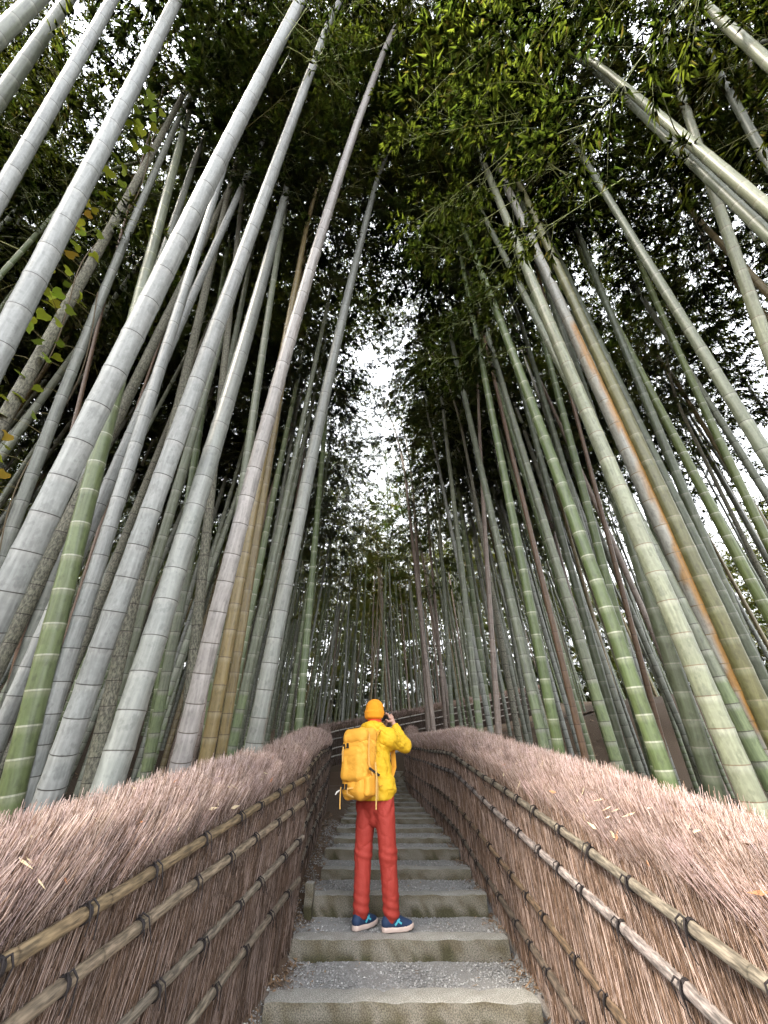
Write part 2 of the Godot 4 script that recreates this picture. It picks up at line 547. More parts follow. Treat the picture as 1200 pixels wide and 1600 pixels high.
func fence(label: String, pts: Array, side: float, near: bool, brown: float, rail_cols: Array, hts: Array, top := 1.36) -> void:
	var root := thing("brushwood_fence", label, "fence", Vector3.ZERO, "brushwood fences along the path")
	var step := 0.05 if near else 0.12
	var line := smooth_line(pts, step)
	var m := line.size()
	var tan_ := PackedVector3Array()
	var nor := PackedVector3Array()
	for k in m:
		var t := line[mini(k + 1, m - 1)] - line[maxi(k - 1, 0)]
		t.y = 0
		t = t.normalized()
		tan_.append(t)
		nor.append(Vector3(t.z, 0, -t.x) * side)       # towards the path
	for k in m:
		# the fence stands on a smoothed line of the land
		line[k].y = land(line[k].x, -line[k].z) - 0.03
	# packed core
	var prof := [Vector2(-0.035, 0.0), Vector2(-0.03, 0.5), Vector2(-0.03, 1.0), Vector2(-0.012, top - 0.26), Vector2(-0.03, top - 0.14), Vector2(-0.10, top - 0.07), Vector2(-0.19, top - 0.05), Vector2(-0.28, top - 0.08), Vector2(-0.34, top - 0.17), Vector2(-0.34, top - 0.3), Vector2(-0.29, 1.0), Vector2(-0.28, 0.0)]
	var g := Geo.new()
	var f := FastNoiseLite.new()
	f.seed = 7; f.frequency = 1.3
	for k in m:
		for q in prof.size():
			var w := f.get_noise_3d(line[k].x * 3.0, q * 0.7, line[k].z * 3.0) * 0.014
			g.vert(line[k] + nor[k] * (prof[q].x + w) + Vector3.UP * (prof[q].y + w), nor[k], Vector2(k * step, prof[q].y), lc(0.085, 0.052, 0.034))
	var pw := prof.size()
	for k in m - 1:
		for q in pw - 1:
			var a := k * pw + q
			if side > 0.0:
				g.tri(a, a + pw, a + 1); g.tri(a + 1, a + pw, a + pw + 1)
			else:
				g.tri(a, a + 1, a + pw); g.tri(a + 1, a + pw + 1, a + pw)
	for e in [0, m - 1]:
		var ring := []
		for q in pw:
			ring.append(g.v[e * pw + q])
		if (e == 0) == (side > 0.0):
			ring.reverse()
		ring.reverse()
		g.face(ring, lc(0.1, 0.06, 0.04))
	var nsave := g.n.slice(m * pw)
	var isave := g.i
	g.smooth_normals()
	for k in nsave.size():
		g.n[m * pw + k] = nsave[k]
	part("packed_brush", g.mesh(M.core), root)
	# upright brushwood on the face and cut twigs over the top
	var fx := []
	var fcol := []
	var tx := []
	var tcol := []
	for q in bundles.size():
		fx.append([]); fcol.append([]); tx.append([]); tcol.append([])
	for k in m:
		var dist := Vector2(line[k].x, line[k].z).length()
		var dens := 1.0 if dist < 4.0 else (0.7 if dist < 8.0 else 0.5)
		var sc := 1.0 if dist < 5.0 else (1.35 if dist < 9.0 else 1.9)
		if not near:
			sc = 2.2
		var along := tan_[k]
		var nn := nor[k]
		var base := Basis(along, Vector3.UP, nn) if side < 0.0 else Basis(-along, Vector3.UP, nn)
		for row in 3:
			for rep in int(round((10.0 if near else 5.0) * dens)):
				var q := rng.randi() % bundles.size()
				var y := row * 0.33 + rf(-0.05, 0.12)
				var off := rf(-0.03, 0.012)
				var p: Vector3 = line[k] + along * rf(-0.5, 0.5) * step + nn * off + Vector3.UP * y
				var b := base * Basis(Vector3.BACK, rf(-0.16, 0.16)) * Basis(Vector3.RIGHT, rf(-0.05, 0.04))
				fx[q].append(Transform3D(b.scaled_local(Vector3(sc, rf(0.85, 1.1) * (1.0 if row < 2 else 0.72), sc)), p))
				var t := rf(0.55, 1.15) * brown
				fcol[q].append(lc(t * 1.02, t * 0.98, t * 0.95))
		for rep in int(round((34.0 if near else 10.0) * dens)):
			var q := rng.randi() % tufts.size()
			var a := rf(-1.25, 1.15)
			var rr := rf(0.12, 0.205)
			var p: Vector3 = line[k] + along * rf(-0.5, 0.5) * step + nn * (-0.175 + sin(a) * rr * 0.95) + Vector3.UP * (top - 0.27 + cos(a) * rr * 0.95)
			if a > 0.7:
				p.y -= rf(0.0, 0.05)
			var b := base * Basis(Vector3.RIGHT, a * 0.36 + rf(-0.14, 0.14)) * Basis(Vector3.BACK, rf(-0.28, 0.28))
			tx[q].append(Transform3D(b.scaled_local(Vector3(sc, rf(0.75, 1.05), sc)), p))
			var t := rf(0.75, 1.25) * lerpf(brown, 1.0, 0.5)
			tcol[q].append(lc(t, t * rf(0.93, 0.99), t * rf(0.93, 1.02)))
	for q in bundles.size():
		var o := copies("brushwood", bundles[q], fx[q], fcol[q], root)
		o.set_meta("kind", "stuff")
		o = copies("thatch", tufts[q], tx[q], tcol[q], root)
		o.set_meta("kind", "stuff")
	# four bamboo rails, lashed on
	for r in 4:
		var pts2 := PackedVector3Array()
		var rad := PackedFloat32Array()
		var cc := PackedColorArray()
		var r0 := rf(0.0215, 0.0245)
		var nodes := 0.0
		var next := rf(0.1, 0.3)
		var col: Color = rail_cols[r]
		for k in m:
			nodes += step
			var wob := sin(k * step * 1.7 + r * 2.1) * 0.006
			var p: Vector3 = line[k] + nor[k] * 0.042 + Vector3.UP * (hts[r] + wob)
			var vary := 0.86 + 0.16 * sin(k * step * 0.9 + r * 4.0) + 0.14 * f.get_noise_2d(k * step * 9.0, r * 31.0)
			if nodes > next and near:
				nodes = 0.0
				next = rf(0.22, 0.36)
				var half := tan_[k] * 0.012
				pts2.append(p - half); rad.append(r0); cc.append(col * vary)
				pts2.append(p - half * 0.35); rad.append(r0 * 1.1); cc.append(col * 0.75)
				pts2.append(p + half * 0.15); rad.append(r0 * 0.97); cc.append(col * 0.42)
				pts2.append(p + half); rad.append(r0 * 1.02); cc.append(col * vary)
			else:
				pts2.append(p); rad.append(r0 * (1.0 + 0.03 * sin(k * 0.7))); cc.append(col * vary)
		var g2 := Geo.new()
		g2.tube(pts2, rad, 10 if near else 6, cc)
		var rail := part("rail", g2.mesh(M.rail), root)
		var s := rf(0.1, 0.3)
		while s < (m - 2) * step:
			var k := int(s / step)
			var p: Vector3 = line[k] + nor[k] * 0.042 + Vector3.UP * (hts[r] + sin(k * step * 1.7 + r * 2.1) * 0.006)
			var slope := (line[mini(k + 1, m - 1)] - line[maxi(k - 1, 0)]).normalized()
			var bx := slope if side < 0.0 else -slope
			var bz := nor[k]
			var by := bz.cross(bx).normalized()
			part("tie", tie_mesh, rail, Transform3D(Basis(bx, by, bz) * Basis(Vector3.RIGHT, rf(-0.4, 0.4)), p))
			s += rf(0.3, 0.42) if near else rf(0.5, 0.8)

func make_fences() -> void:
	make_bundles()
	var rb := [lc(0.225, 0.165, 0.095), lc(0.235, 0.185, 0.13), lc(0.26, 0.22, 0.17), lc(0.24, 0.20, 0.15)]
	var rp := [lc(0.25, 0.215, 0.165), lc(0.31, 0.265, 0.245), lc(0.20, 0.135, 0.085), lc(0.18, 0.138, 0.105)]
	var lf := []
	for k in 3:
		lf.append(Vector2(LEFT_EDGE[k][0], LEFT_EDGE[k][1]))
	fence("brown brushwood fence panel at the near left with four bamboo rails", lf, -1.0, true, 0.68, rb, [1.106, 0.933, 0.66, 0.386])
	var lf2 := []
	for k in range(3, 7):
		lf2.append(Vector2(LEFT_EDGE[k][0], LEFT_EDGE[k][1]))
	lf2[0] = Vector2(-0.83, 4.5)
	fence("brushwood fence continuing beyond the near left panel up to the corner", lf2, -1.0, true, 0.6, rb, [1.10, 0.88, 0.62, 0.34])
	var rt := []
	for q in RIGHT_EDGE:
		rt.append(Vector2(q[0], q[1]))
	rt.append(Vector2(0.72, 14.6))
	fence("pale straw topped brushwood fence bending along the right side", rt, 1.0, true, 1.1, rp, [1.065, 0.85, 0.49, 0.20])
	var ff := [Vector2(-2.0, 15.7), Vector2(-1.85, 16.05), Vector2(0.0, 17.02), Vector2(1.83, 18.0), Vector2(4.2, 19.85), Vector2(9.0, 23.6)]
	fence("dark far fence with pale rails crossing behind the hiker", ff, -1.0, false, 0.32, [lc(0.5, 0.46, 0.41), lc(0.55, 0.5, 0.45), lc(0.5, 0.45, 0.4), lc(0.48, 0.44, 0.39)], [1.07, 0.83, 0.55, 0.3])  # rails lightened: sky reflection painted into their colour

# ---------------------------------------------------------------- bamboo
# kind, label, height, where the crown starts, radius, then x = a + b y + c y2 and z likewise (y above the origin)
var CULMS := [
	["shade", "grey bamboo stub crossing the very top left corner of the picture", 17, .62, 0.0750, -3.814, 0.0669, -0.00000, -1.889, 0.2173, 0.00000],
	["shade", "shaded grey green bamboo just below the one in the top left corner", 17, .6, 0.0750, -4.082, 0.0503, -0.00000, -2.640, 0.2646, 0.00000],
	["pale", "bluish white bamboo entering from the left edge above the thickest pale one", 17, .74, 0.0650, -3.271, 0.0213, -0.00000, -2.547, 0.2568, 0.00000],
	["pale", "very thick waxy white bamboo leaning from left edge beside the leafy vine", 18, .78, 0.0825, -2.838, 0.0224, -0.00000, -2.587, 0.2367, 0.00000],
	["pale", "thickest waxy pale bamboo running from the left edge to the top centre", 18, .72, 0.0825, -2.741, 0.1676, 0.00056, -2.933, 0.2788, -0.00059],
	["lichen", "lichen spotted grey bamboo carrying the yellow green vine", 16, .62, 0.0600, -3.800, 0.0492, -0.00016, -3.270, 0.1734, 0.00121],
	["pale2", "slim blue grey bamboo just to the right of the vine covered one", 16, .62, 0.0550, -3.284, -0.0282, 0.00316, -3.779, 0.2469, -0.00163],
	["lichen", "brownish lichen covered bamboo close under the thickest pale culm", 15, .6, 0.0625, -3.311, 0.0655, 0.00006, -3.642, 0.1435, -0.00006],
	["greenfade", "bright green bamboo with white rings at the left end of the straw fence", 16, .7, 0.0725, -2.170, -0.1011, 0.00023, -3.281, 0.1748, -0.00018],
	["pale2", "short visible stretch of whitish bamboo left of the bright green one", 15, .6, 0.0650, -3.033, -0.0063, -0.00000, -3.931, 0.2075, 0.00000],
	["pale", "slim white bamboo rising just right of the thickest pale culm", 17, .66, 0.0575, -2.865, 0.0546, 0.00068, -3.472, 0.1532, -0.00052],
	["pale", "narrow pale bamboo standing right beside the bright green culm", 15, .62, 0.0600, -2.333, 0.0014, 0.00014, -3.416, 0.1926, -0.00001],
	["pale", "broad grey white bamboo with ragged rings, second broad one above left fence", 17, .66, 0.0750, -2.239, 0.1179, 0.00055, -3.331, 0.2545, -0.00040],
	["lichen", "mottled dark bamboo between the two broad grey culms above left fence", 15, .6, 0.0600, -2.307, -0.0277, -0.00000, -4.112, 0.1995, 0.00000],
	["pale3", "broad grey bamboo standing mid way along the straw topped left fence", 17, .6, 0.0800, -1.541, 0.0075, -0.00179, -2.689, 0.0374, 0.00139],
	["lichen", "thin mottled bamboo behind the broad grey culm mid left", 15, .6, 0.0550, -1.683, -0.0853, -0.00000, -4.590, 0.2094, 0.00000],
	["greygreen", "thin grey bamboo just left of the pinkish white one", 16, .6, 0.0550, -1.452, -0.0453, 0.00200, -4.252, 0.1770, 0.00100],
	["palepink", "pinkish white bamboo leaning from the left fence toward the picture centre", 18, .66, 0.0700, -1.604, 0.0820, 0.00475, -3.724, 0.2650, -0.00152],
	["yellow", "stouter of two yellow brown bamboos right of the pinkish white culm", 14, .6, 0.0600, -1.486, 0.0168, -0.00000, -4.008, 0.1494, 0.00000],
	["yellow", "slimmer of two yellow brown bamboos right of the pinkish white culm", 14, .6, 0.0550, -1.695, 0.0063, -0.00000, -4.983, 0.1524, 0.00000],
	["greygreen", "thin grey bamboo just left of the pale culm nearest the hiker", 15, .6, 0.0550, -1.859, 0.0694, -0.00006, -5.345, 0.1268, 0.00004],
	["pale3", "pale grey bamboo above left fence, the big culm nearest the hiker", 17, .62, 0.0750, -1.218, 0.0636, 0.00295, -4.035, 0.1543, -0.00066],
	["dead", "reddish brown dead bamboo beside the thickest pale culm", 11, .7, 0.0300, -3.404, -0.0504, -0.00000, -4.629, 0.2895, 0.00000],
	["dead", "thin reddish dead stem right of the bright green bamboo", 9, .7, 0.0300, -3.529, -0.0072, -0.00000, -4.931, 0.2015, 0.00000],
	["greygreen", "narrow grey bamboo behind the second broad culm on the left", 15, .6, 0.0550, -2.541, 0.0230, 0.00000, -4.288, 0.1632, -0.00000],
	["green", "slim olive green bamboo with white rings behind the left fence", 15, .6, 0.0550, -2.378, -0.0663, 0.00027, -5.248, 0.2028, 0.00029],
	["greygreen", "thin grey green bamboo in the gap left of the pinkish white culm", 15, .6, 0.0550, -2.341, -0.0172, 0.00000, -4.959, 0.1805, 0.00000],
	["palegreen", "pale green bamboo with tan rings, brightest culm above the right fence", 17, .6, 0.0725, 2.380, -0.0682, 0.00073, -3.123, 0.1000, 0.00062],
	["streak", "whitish bamboo streaked with orange near the right edge", 18, .62, 0.0750, 2.984, -0.0957, -0.00017, -3.626, 0.1541, -0.00006],
	["greygreen", "slim grey bamboo between the pale and the orange streaked culms", 16, .6, 0.0550, 2.870, -0.1156, -0.00054, -3.416, 0.1005, -0.00034],
	["green", "fresh green bamboo with bold white rings above the right fence", 16, .55, 0.0625, 2.065, -0.0437, -0.00172, -3.400, 0.0713, -0.00095],
	["green", "slim green white ringed bamboo at the far part of right fence", 15, .6, 0.0550, 1.752, -0.0302, 0.00008, -4.651, 0.1452, 0.00013],
	["greygreen", "thin bamboo, grey above and green below, between two white ringed greens", 15, .6, 0.0550, 2.452, -0.0816, 0.00035, -4.754, 0.1244, 0.00019],
	["deadpink", "pinkish beige dead bamboo where the right fence bends", 14, .75, 0.0475, 1.561, 0.0606, 0.00186, -6.704, 0.0512, 0.00182],
	["dead", "thin reddish brown bamboo in front of the white sky gap", 14, .75, 0.0350, 3.178, -0.0016, -0.00014, -5.474, 0.1797, 0.00016],
	["dead", "thin brown bamboo leaning behind the right fence bend", 13, .75, 0.0400, 2.359, -0.0533, 0.00066, -5.375, 0.1373, 0.00033],
	["green2", "yellowish green bamboo slanting to the right edge at mid height", 16, .58, 0.0600, 4.469, -0.0887, 0.00128, -4.476, 0.1202, 0.00148],
	["green2", "slimmest green bamboo slanting to the right edge above mid height", 16, .6, 0.0550, 4.955, -0.0505, 0.00135, -4.837, 0.1594, 0.00283],
	["greygreen", "grey green bamboo meeting the right edge below the crossing culms", 15, .6, 0.0600, 3.761, -0.0683, 0.00006, -3.187, 0.1484, 0.00015],
	["palegreen", "thick pale bamboo crossing the upper right above the others", 16, .7, 0.0700, 4.362, -0.0946, -0.00012, -2.062, 0.1100, -0.00026],
	["palegreen", "tall grey white bamboo crossed by a slanting one at upper right", 16, .64, 0.0700, 4.239, -0.0007, -0.00034, -4.116, 0.2795, 0.00370],
	["shade", "dim grey bamboo high at the right edge above the crossing pair", 16, .6, 0.0650, 5.115, -0.0444, 0.00032, -3.622, 0.2596, 0.00175],
	["palegreen", "yellowish pale bamboo cutting the top right corner", 17, .7, 0.0700, 4.725, -0.0711, 0.00000, -2.153, 0.1902, 0.00000],
	["greygreen", "dark green bamboo running right under the thick upper right culm", 16, .62, 0.0650, 4.421, -0.0906, -0.00000, -2.303, 0.1187, -0.00000],
	["shade", "dim bamboo at the right edge just below the top corner culm", 16, .6, 0.0600, 6.945, -0.0251, 0.00000, -5.227, 0.3289, 0.00000],
	["shadegreen", "dull dark green bamboo left of the bright pale green culm", 15, .6, 0.0700, 2.620, -0.0325, 0.00030, -3.953, 0.1635, 0.00023],
	["shadegreen", "grey bamboo squeezed between pale green and orange streaked culms", 15, .6, 0.0650, 3.424, -0.0372, 0.00009, -4.584, 0.1627, 0.00008],
	["olive", "olive bamboo at the right edge behind the orange streaked culm", 15, .6, 0.0700, 2.970, -0.0702, 0.00000, -3.495, 0.1375, 0.00000],
	["shadegreen", "dark grey bamboo right of the orange streaked culm", 16, .6, 0.0650, 3.941, -0.0776, 0.00024, -4.403, 0.1318, 0.00023],
	["greygreen", "grey bamboo above the right fence just past its bend", 15, .6, 0.0600, 1.870, -0.0370, -0.00000, -5.086, 0.0275, 0.00000],
	["greygreen", "grey bamboo standing behind the bend of the right fence", 15, .6, 0.0600, 1.574, 0.0035, -0.00000, -7.343, 0.0378, 0.00000],
	["green", "green bamboo close behind the boldly ringed one on the right", 15, .6, 0.0600, 2.875, -0.0104, 0.00000, -5.151, 0.1703, 0.00000],
	["green", "thin bright green bamboo rising above the highest straw of right fence", 14, .6, 0.0600, 3.019, -0.0903, 0.00000, -5.863, 0.1198, 0.00000],
	["shadegreen", "short dark stretch of bamboo beside the bold green culm", 14, .6, 0.0600, 3.322, -0.0412, 0.00000, -5.839, 0.1486, 0.00000],
	["shadegreen", "long dark bamboo slanting behind the yellowish green one at right", 16, .6, 0.0600, 3.934, -0.0446, 0.00082, -4.577, 0.1646, 0.00093],
	["shadegreen", "thin dark bamboo left of the reddish brown stem on the right", 15, .6, 0.0550, 2.920, -0.0563, 0.00092, -5.609, 0.1388, 0.00057],
	["deadpink", "beige bamboo standing before the far fence right of the hiker", 15, .6, 0.0700, 1.266, -0.0099, -0.00000, -12.304, 0.0321, -0.00000],
	["greygreen", "thin grey bamboo before the far fence, beside the beige pair", 15, .6, 0.0600, 1.625, 0.0243, -0.00000, -10.928, 0.0390, -0.00000],
	["deadpink", "second beige bamboo crossing before the far fence", 15, .6, 0.0650, 1.344, -0.0564, 0.00000, -10.641, 0.0271, 0.00000],
	["green", "green white ringed bamboo just left of the hiker's backpack", 15, .6, 0.0650, -1.249, -0.0199, 0.00000, -6.753, 0.0405, -0.00000],
]

# colour of the wall, of the band under a node, of the node line, lichen or not
var KINDS := {
	"pale": [Color(0.285, 0.302, 0.298), Color(0.32, 0.334, 0.325), Color(0.045, 0.043, 0.036), false],
	"pale3": [Color(0.195, 0.208, 0.192), Color(0.225, 0.236, 0.22), Color(0.045, 0.043, 0.034), false],
	"pale2": [Color(0.215, 0.23, 0.205), Color(0.275, 0.29, 0.265), Color(0.045, 0.043, 0.034), false],
	"palepink": [Color(0.315, 0.298, 0.288), Color(0.36, 0.345, 0.335), Color(0.075, 0.055, 0.045), false],
	"palegreen": [Color(0.235, 0.255, 0.175), Color(0.30, 0.315, 0.235), Color(0.17, 0.12, 0.075), false],
	"streak": [Color(0.285, 0.285, 0.255), Color(0.325, 0.325, 0.29), Color(0.18, 0.115, 0.05), false],
	"greygreen": [Color(0.165, 0.185, 0.13), Color(0.245, 0.262, 0.205), Color(0.06, 0.058, 0.04), false],
	"green": [Color(0.105, 0.142, 0.056), Color(0.18, 0.212, 0.12), Color(0.36, 0.375, 0.29), false],
	"green2": [Color(0.135, 0.172, 0.06), Color(0.2, 0.23, 0.125), Color(0.37, 0.385, 0.3), false],
	"greenfade": [Color(0.125, 0.16, 0.068), Color(0.19, 0.215, 0.125), Color(0.36, 0.375, 0.29), false],
	"olive": [Color(0.13, 0.128, 0.055), Color(0.185, 0.185, 0.1), Color(0.22, 0.2, 0.13), false],
	"shade": [Color(0.15, 0.165, 0.13), Color(0.215, 0.225, 0.185), Color(0.055, 0.052, 0.04), false],  # darkened wall: shadow put into the colour
	"shadegreen": [Color(0.10, 0.118, 0.074), Color(0.15, 0.168, 0.12), Color(0.2, 0.205, 0.165), false],  # darker green, with backlit shade put into the colour
	"lichen": [Color(0.205, 0.2, 0.15), Color(0.21, 0.2, 0.155), Color(0.045, 0.038, 0.026), true],
	"yellow": [Color(0.205, 0.158, 0.07), Color(0.25, 0.205, 0.115), Color(0.085, 0.058, 0.033), false],
	"dead": [Color(0.17, 0.105, 0.066), Color(0.19, 0.12, 0.08), Color(0.085, 0.048, 0.028), false],
	"deadpink": [Color(0.27, 0.212, 0.178), Color(0.285, 0.225, 0.19), Color(0.15, 0.1, 0.075), false],
}

var branches := []
var branch_geo := []
var crowns := []

# a leafy side branch along +x, one metre and a half long, drooping
func make_branches() -> void:
	for q in 9:
		var g := Geo.new()
		var wood := lc(0.16, 0.19, 0.07)
		var pts := PackedVector3Array()
		var rad := PackedFloat32Array()
		var cc := PackedColorArray()
		var rise := rf(0.25, 0.6)
		for k in 7:
			var t := k / 6.0
			pts.append(Vector3(t * 1.5, rise * t - (rise + rf(0.1, 0.45)) * t * t * 0.9, sin(t * 3.0 + q) * 0.07))
			rad.append(lerpf(0.0055, 0.0015, t)); cc.append(wood)
		g.tube(pts, rad, 3, cc, false)
		for s in 15:
			var t := rf(0.22, 1.0)
			var k := mini(int(t * 6.0), 5)
			var o := pts[k].lerp(pts[k + 1], t * 6.0 - k)
			var an := rf(-1.2, 1.2)
			var l := rf(0.25, 0.55)
			var dir := Vector3(cos(an), rf(-0.55, 0.35), sin(an)).normalized()
			var e := o + dir * l + Vector3(0, -0.12 * l, 0)
			g.tube(PackedVector3Array([o, (o + e) * 0.5 + Vector3(0, 0.03, 0), e]), PackedFloat32Array([0.003, 0.002, 0.0012]), 3, PackedColorArray([wood, wood, wood]), false)
			var young := rng.randf()
			for f in 5:
				var c0 := o.lerp(e, rf(0.3, 1.0))
				if f == 0:
					c0 = e
				for lf in 4:
					var az := an + rf(-1.3, 1.3)
					var ld := Vector3(cos(az), rf(-1.1, 0.15), sin(az)).normalized()
					bamboo_leaf(g, c0, ld, rf(0.085, 0.15), rf(0.009, 0.014), young)
		branch_geo.append(g)
		branches.append(g.mesh(M.leaf))

func bamboo_leaf(g: Geo, o: Vector3, dir: Vector3, l: float, w: float, young: float) -> void:
	var s := dir.cross(Vector3(rf(-0.6, 0.6), 1.0, rf(-0.6, 0.6))).normalized()
	var up := s.cross(dir).normalized()
	var m := o + dir * l * 0.38 + up * w * 0.25
	var e := o + dir * l + Vector3(0, -0.18 * l, 0)
	var t := rf(0.8, 1.25)
	var col := lc(0.085, 0.14, 0.021).lerp(lc(0.215, 0.275, 0.032), young) * t
	col.a = 1.0
	if rng.randf() < 0.06:
		col = lc(0.24, 0.21, 0.05)
	var k := g.v.size()
	g.vert(o, up, Vector2.ZERO, col)
	g.vert(m + s * w, (up + s * 0.25).normalized(), Vector2.ZERO, col)
	g.vert(m - s * w, (up - s * 0.25).normalized(), Vector2.ZERO, col)
	g.vert(e, up, Vector2.ZERO, col)
	g.tri(k, k + 1, k + 2); g.tri(k + 2, k + 1, k + 3)

# the culm's middle at height y above the origin, nodding towards its tip
func mid(u: Array, y: float) -> Vector3:
	var h: float = u[2]
	var x: float = u[5] + u[6] * y + u[7] * y * y
	var z: float = u[8] + u[9] * y + u[10] * y * y
	var t := maxf(0.0, y / h - 0.62) / 0.38
	var away: Vector2 = u[11]
	var yy := y - t * t * t * h * 0.05
	return Vector3(x + away.x * t * t * h * 0.12, yy, z + away.y * t * t * h * 0.12)

func culm_mesh(u: Array, y0: float, sides: int, fine: bool, seed_: int) -> ArrayMesh:
	var g := Geo.new()
	var kind: Array = KINDS[u[0]]
	var h: float = u[2]
	var r0: float = u[4]
	var lr := RandomNumberGenerator.new()
	lr.seed = seed_
	var wall: Color = kind[0]
	var band: Color = kind[1]
	var line: Color = kind[2]
	var white_line := line.get_luminance() > wall.get_luminance()
	var twist := lr.randf() * TAU
	var y := y0
	var ys := PackedFloat32Array()
	var rs := PackedFloat32Array()
	var cs := PackedColorArray()
	var turn := lr.randf()
	while y < h:
		var t := clampf((y - y0) / (h - y0), 0.0, 1.0)
		var gap := lerpf(0.15, 0.33, smoothstep(0.0, 0.30, t)) * (r0 / 0.07 * 0.4 + 0.6)
		if t > 0.7:
			gap = lerpf(gap, 0.14, (t - 0.7) / 0.3)
		gap *= lr.randf_range(0.93, 1.07)
		var r := r0 * (1.0 - 0.85 * pow(t, 1.7)) * (1.0 + 0.12 * exp(-(y - y0) * 2.5))
		var vary := lr.randf_range(0.88, 1.08)
		var wc := wall * vary
		var bc := band * vary
		if u[0] == "greygreen" and t < 0.12:
			wc = wc.lerp(Color(0.16, 0.22, 0.09), 0.6)
		if u[0] == "greenfade":
			wc = wc.lerp(Color(0.185, 0.205, 0.15) * vary, smoothstep(0.2, 0.42, t))
		var e := y + gap
		var nl := 0.0045 if fine else 0.008
		ys.append(y); rs.append(r * 0.985); cs.append(line)
		if white_line:
			ys.append(y + nl * 2.0); rs.append(r * 1.035); cs.append(line)
			ys.append(y + nl * 2.3); rs.append(r * 1.03); cs.append(wc)
		else:
			ys.append(y + nl); rs.append(r * 1.02); cs.append(line)
			ys.append(y + nl * 1.3); rs.append(r * 1.04); cs.append(wc)
		ys.append(y + 0.035); rs.append(r); cs.append(wc)
		if fine:
			ys.append((y + e) * 0.5); rs.append(r * 0.985); cs.append(wc * lr.randf_range(0.95, 1.04))
			ys.append(e - 0.05); rs.append(r * 0.99); cs.append(wc)
		ys.append(e - 0.018); rs.append(r * 1.005); cs.append(bc)
		ys.append(e - 0.0025); rs.append(r * 1.03); cs.append(bc)
		y = e
	for a in ys.size():
		var o := mid(u, ys[a])
		var tn := (mid(u, ys[a] + 0.1) - mid(u, ys[a] - 0.1)).normalized()
		var sx := (Vector3.RIGHT - tn * tn.x).normalized()
		var sz := sx.cross(tn)
		for b in sides + 1:
			var an := TAU * b / sides + twist
			var d := sx * cos(an) + sz * sin(an)
			var col := cs[a]
			if u[0] == "streak" and cs[a] != line:
				# rusty orange weathering running down one side of this culm
				var q := cos(an - 1.35 + sin(ys[a] * 1.7) * 0.22 + sin(ys[a] * 23.0) * 0.16 + sin(ys[a] * 7.3) * 0.2)
				if q > 0.66 and ys[a] < 6.5:
					col = col.lerp(Color(0.27, 0.135, 0.022), clampf((q - 0.66) * 5.0, 0, 0.95))
			col.a = 1.0
			g.vert(o + d * rs[a], d, Vector2(float(b) / sides + turn, ys[a] * 0.9 + turn * 7.0), col)
	for a in ys.size() - 1:
		for b in sides:
			var q := a * (sides + 1) + b
			g.tri(q, q + 1, q + sides + 1); g.tri(q + 1, q + sides + 2, q + sides + 1)
	return g.mesh(M.lichen if kind[3] else M.culm)

# a crown of leafy branches as one mesh round an axis of the given length, nodding along +x towards the tip
func crown_mesh(count: int, length: float, spread: float, seed_: int, nod: float) -> ArrayMesh:
	var g := Geo.new()
	for k in count:
		var t := pow((k + rng.randf()) / count, 0.85)
		var o := Vector3(nod * t * t * length, t * length * (1.0 - 0.06 * t * t), 0)
		var az := k * 2.4 + rf(-0.5, 0.5)
		var s := lerpf(1.25, 0.6, t) * rf(0.7, 1.2) * spread
		var b := (Basis(Vector3.UP, az) * Basis(Vector3.BACK, rf(-0.25, 0.45)) * Basis(Vector3.RIGHT, rf(-0.3, 0.3)))
		var src: Geo = branch_geo[(k + seed_) % branch_geo.size()]
		var k0 := g.v.size()
		g.v.append_array(Transform3D(b.scaled_local(Vector3(s, s, s)), o) * src.v)
		g.n.append_array(Transform3D(b, Vector3.ZERO) * src.n)
		g.uv.append_array(src.uv)
		var v := rf(0.7, 1.25)
		var tint := Color(v * rf(0.85, 1.2), v, v * 0.9)
		for c in src.c:
			g.c.append(c * tint)
		for q in src.i:
			g.i.append(q + k0)
	return g.mesh(M.leaf)

func ordinal(n: int) -> String:
	var w := ["first", "second", "third", "fourth", "fifth", "sixth", "seventh", "eighth", "ninth", "tenth", "eleventh", "twelfth", "thirteenth"]
	return w[n - 1] if n <= w.size() else "%d%s" % [n, {1: "st", 2: "nd", 3: "rd"}.get(n % 10 if n % 100 < 11 or n % 100 > 13 else 0, "th")]

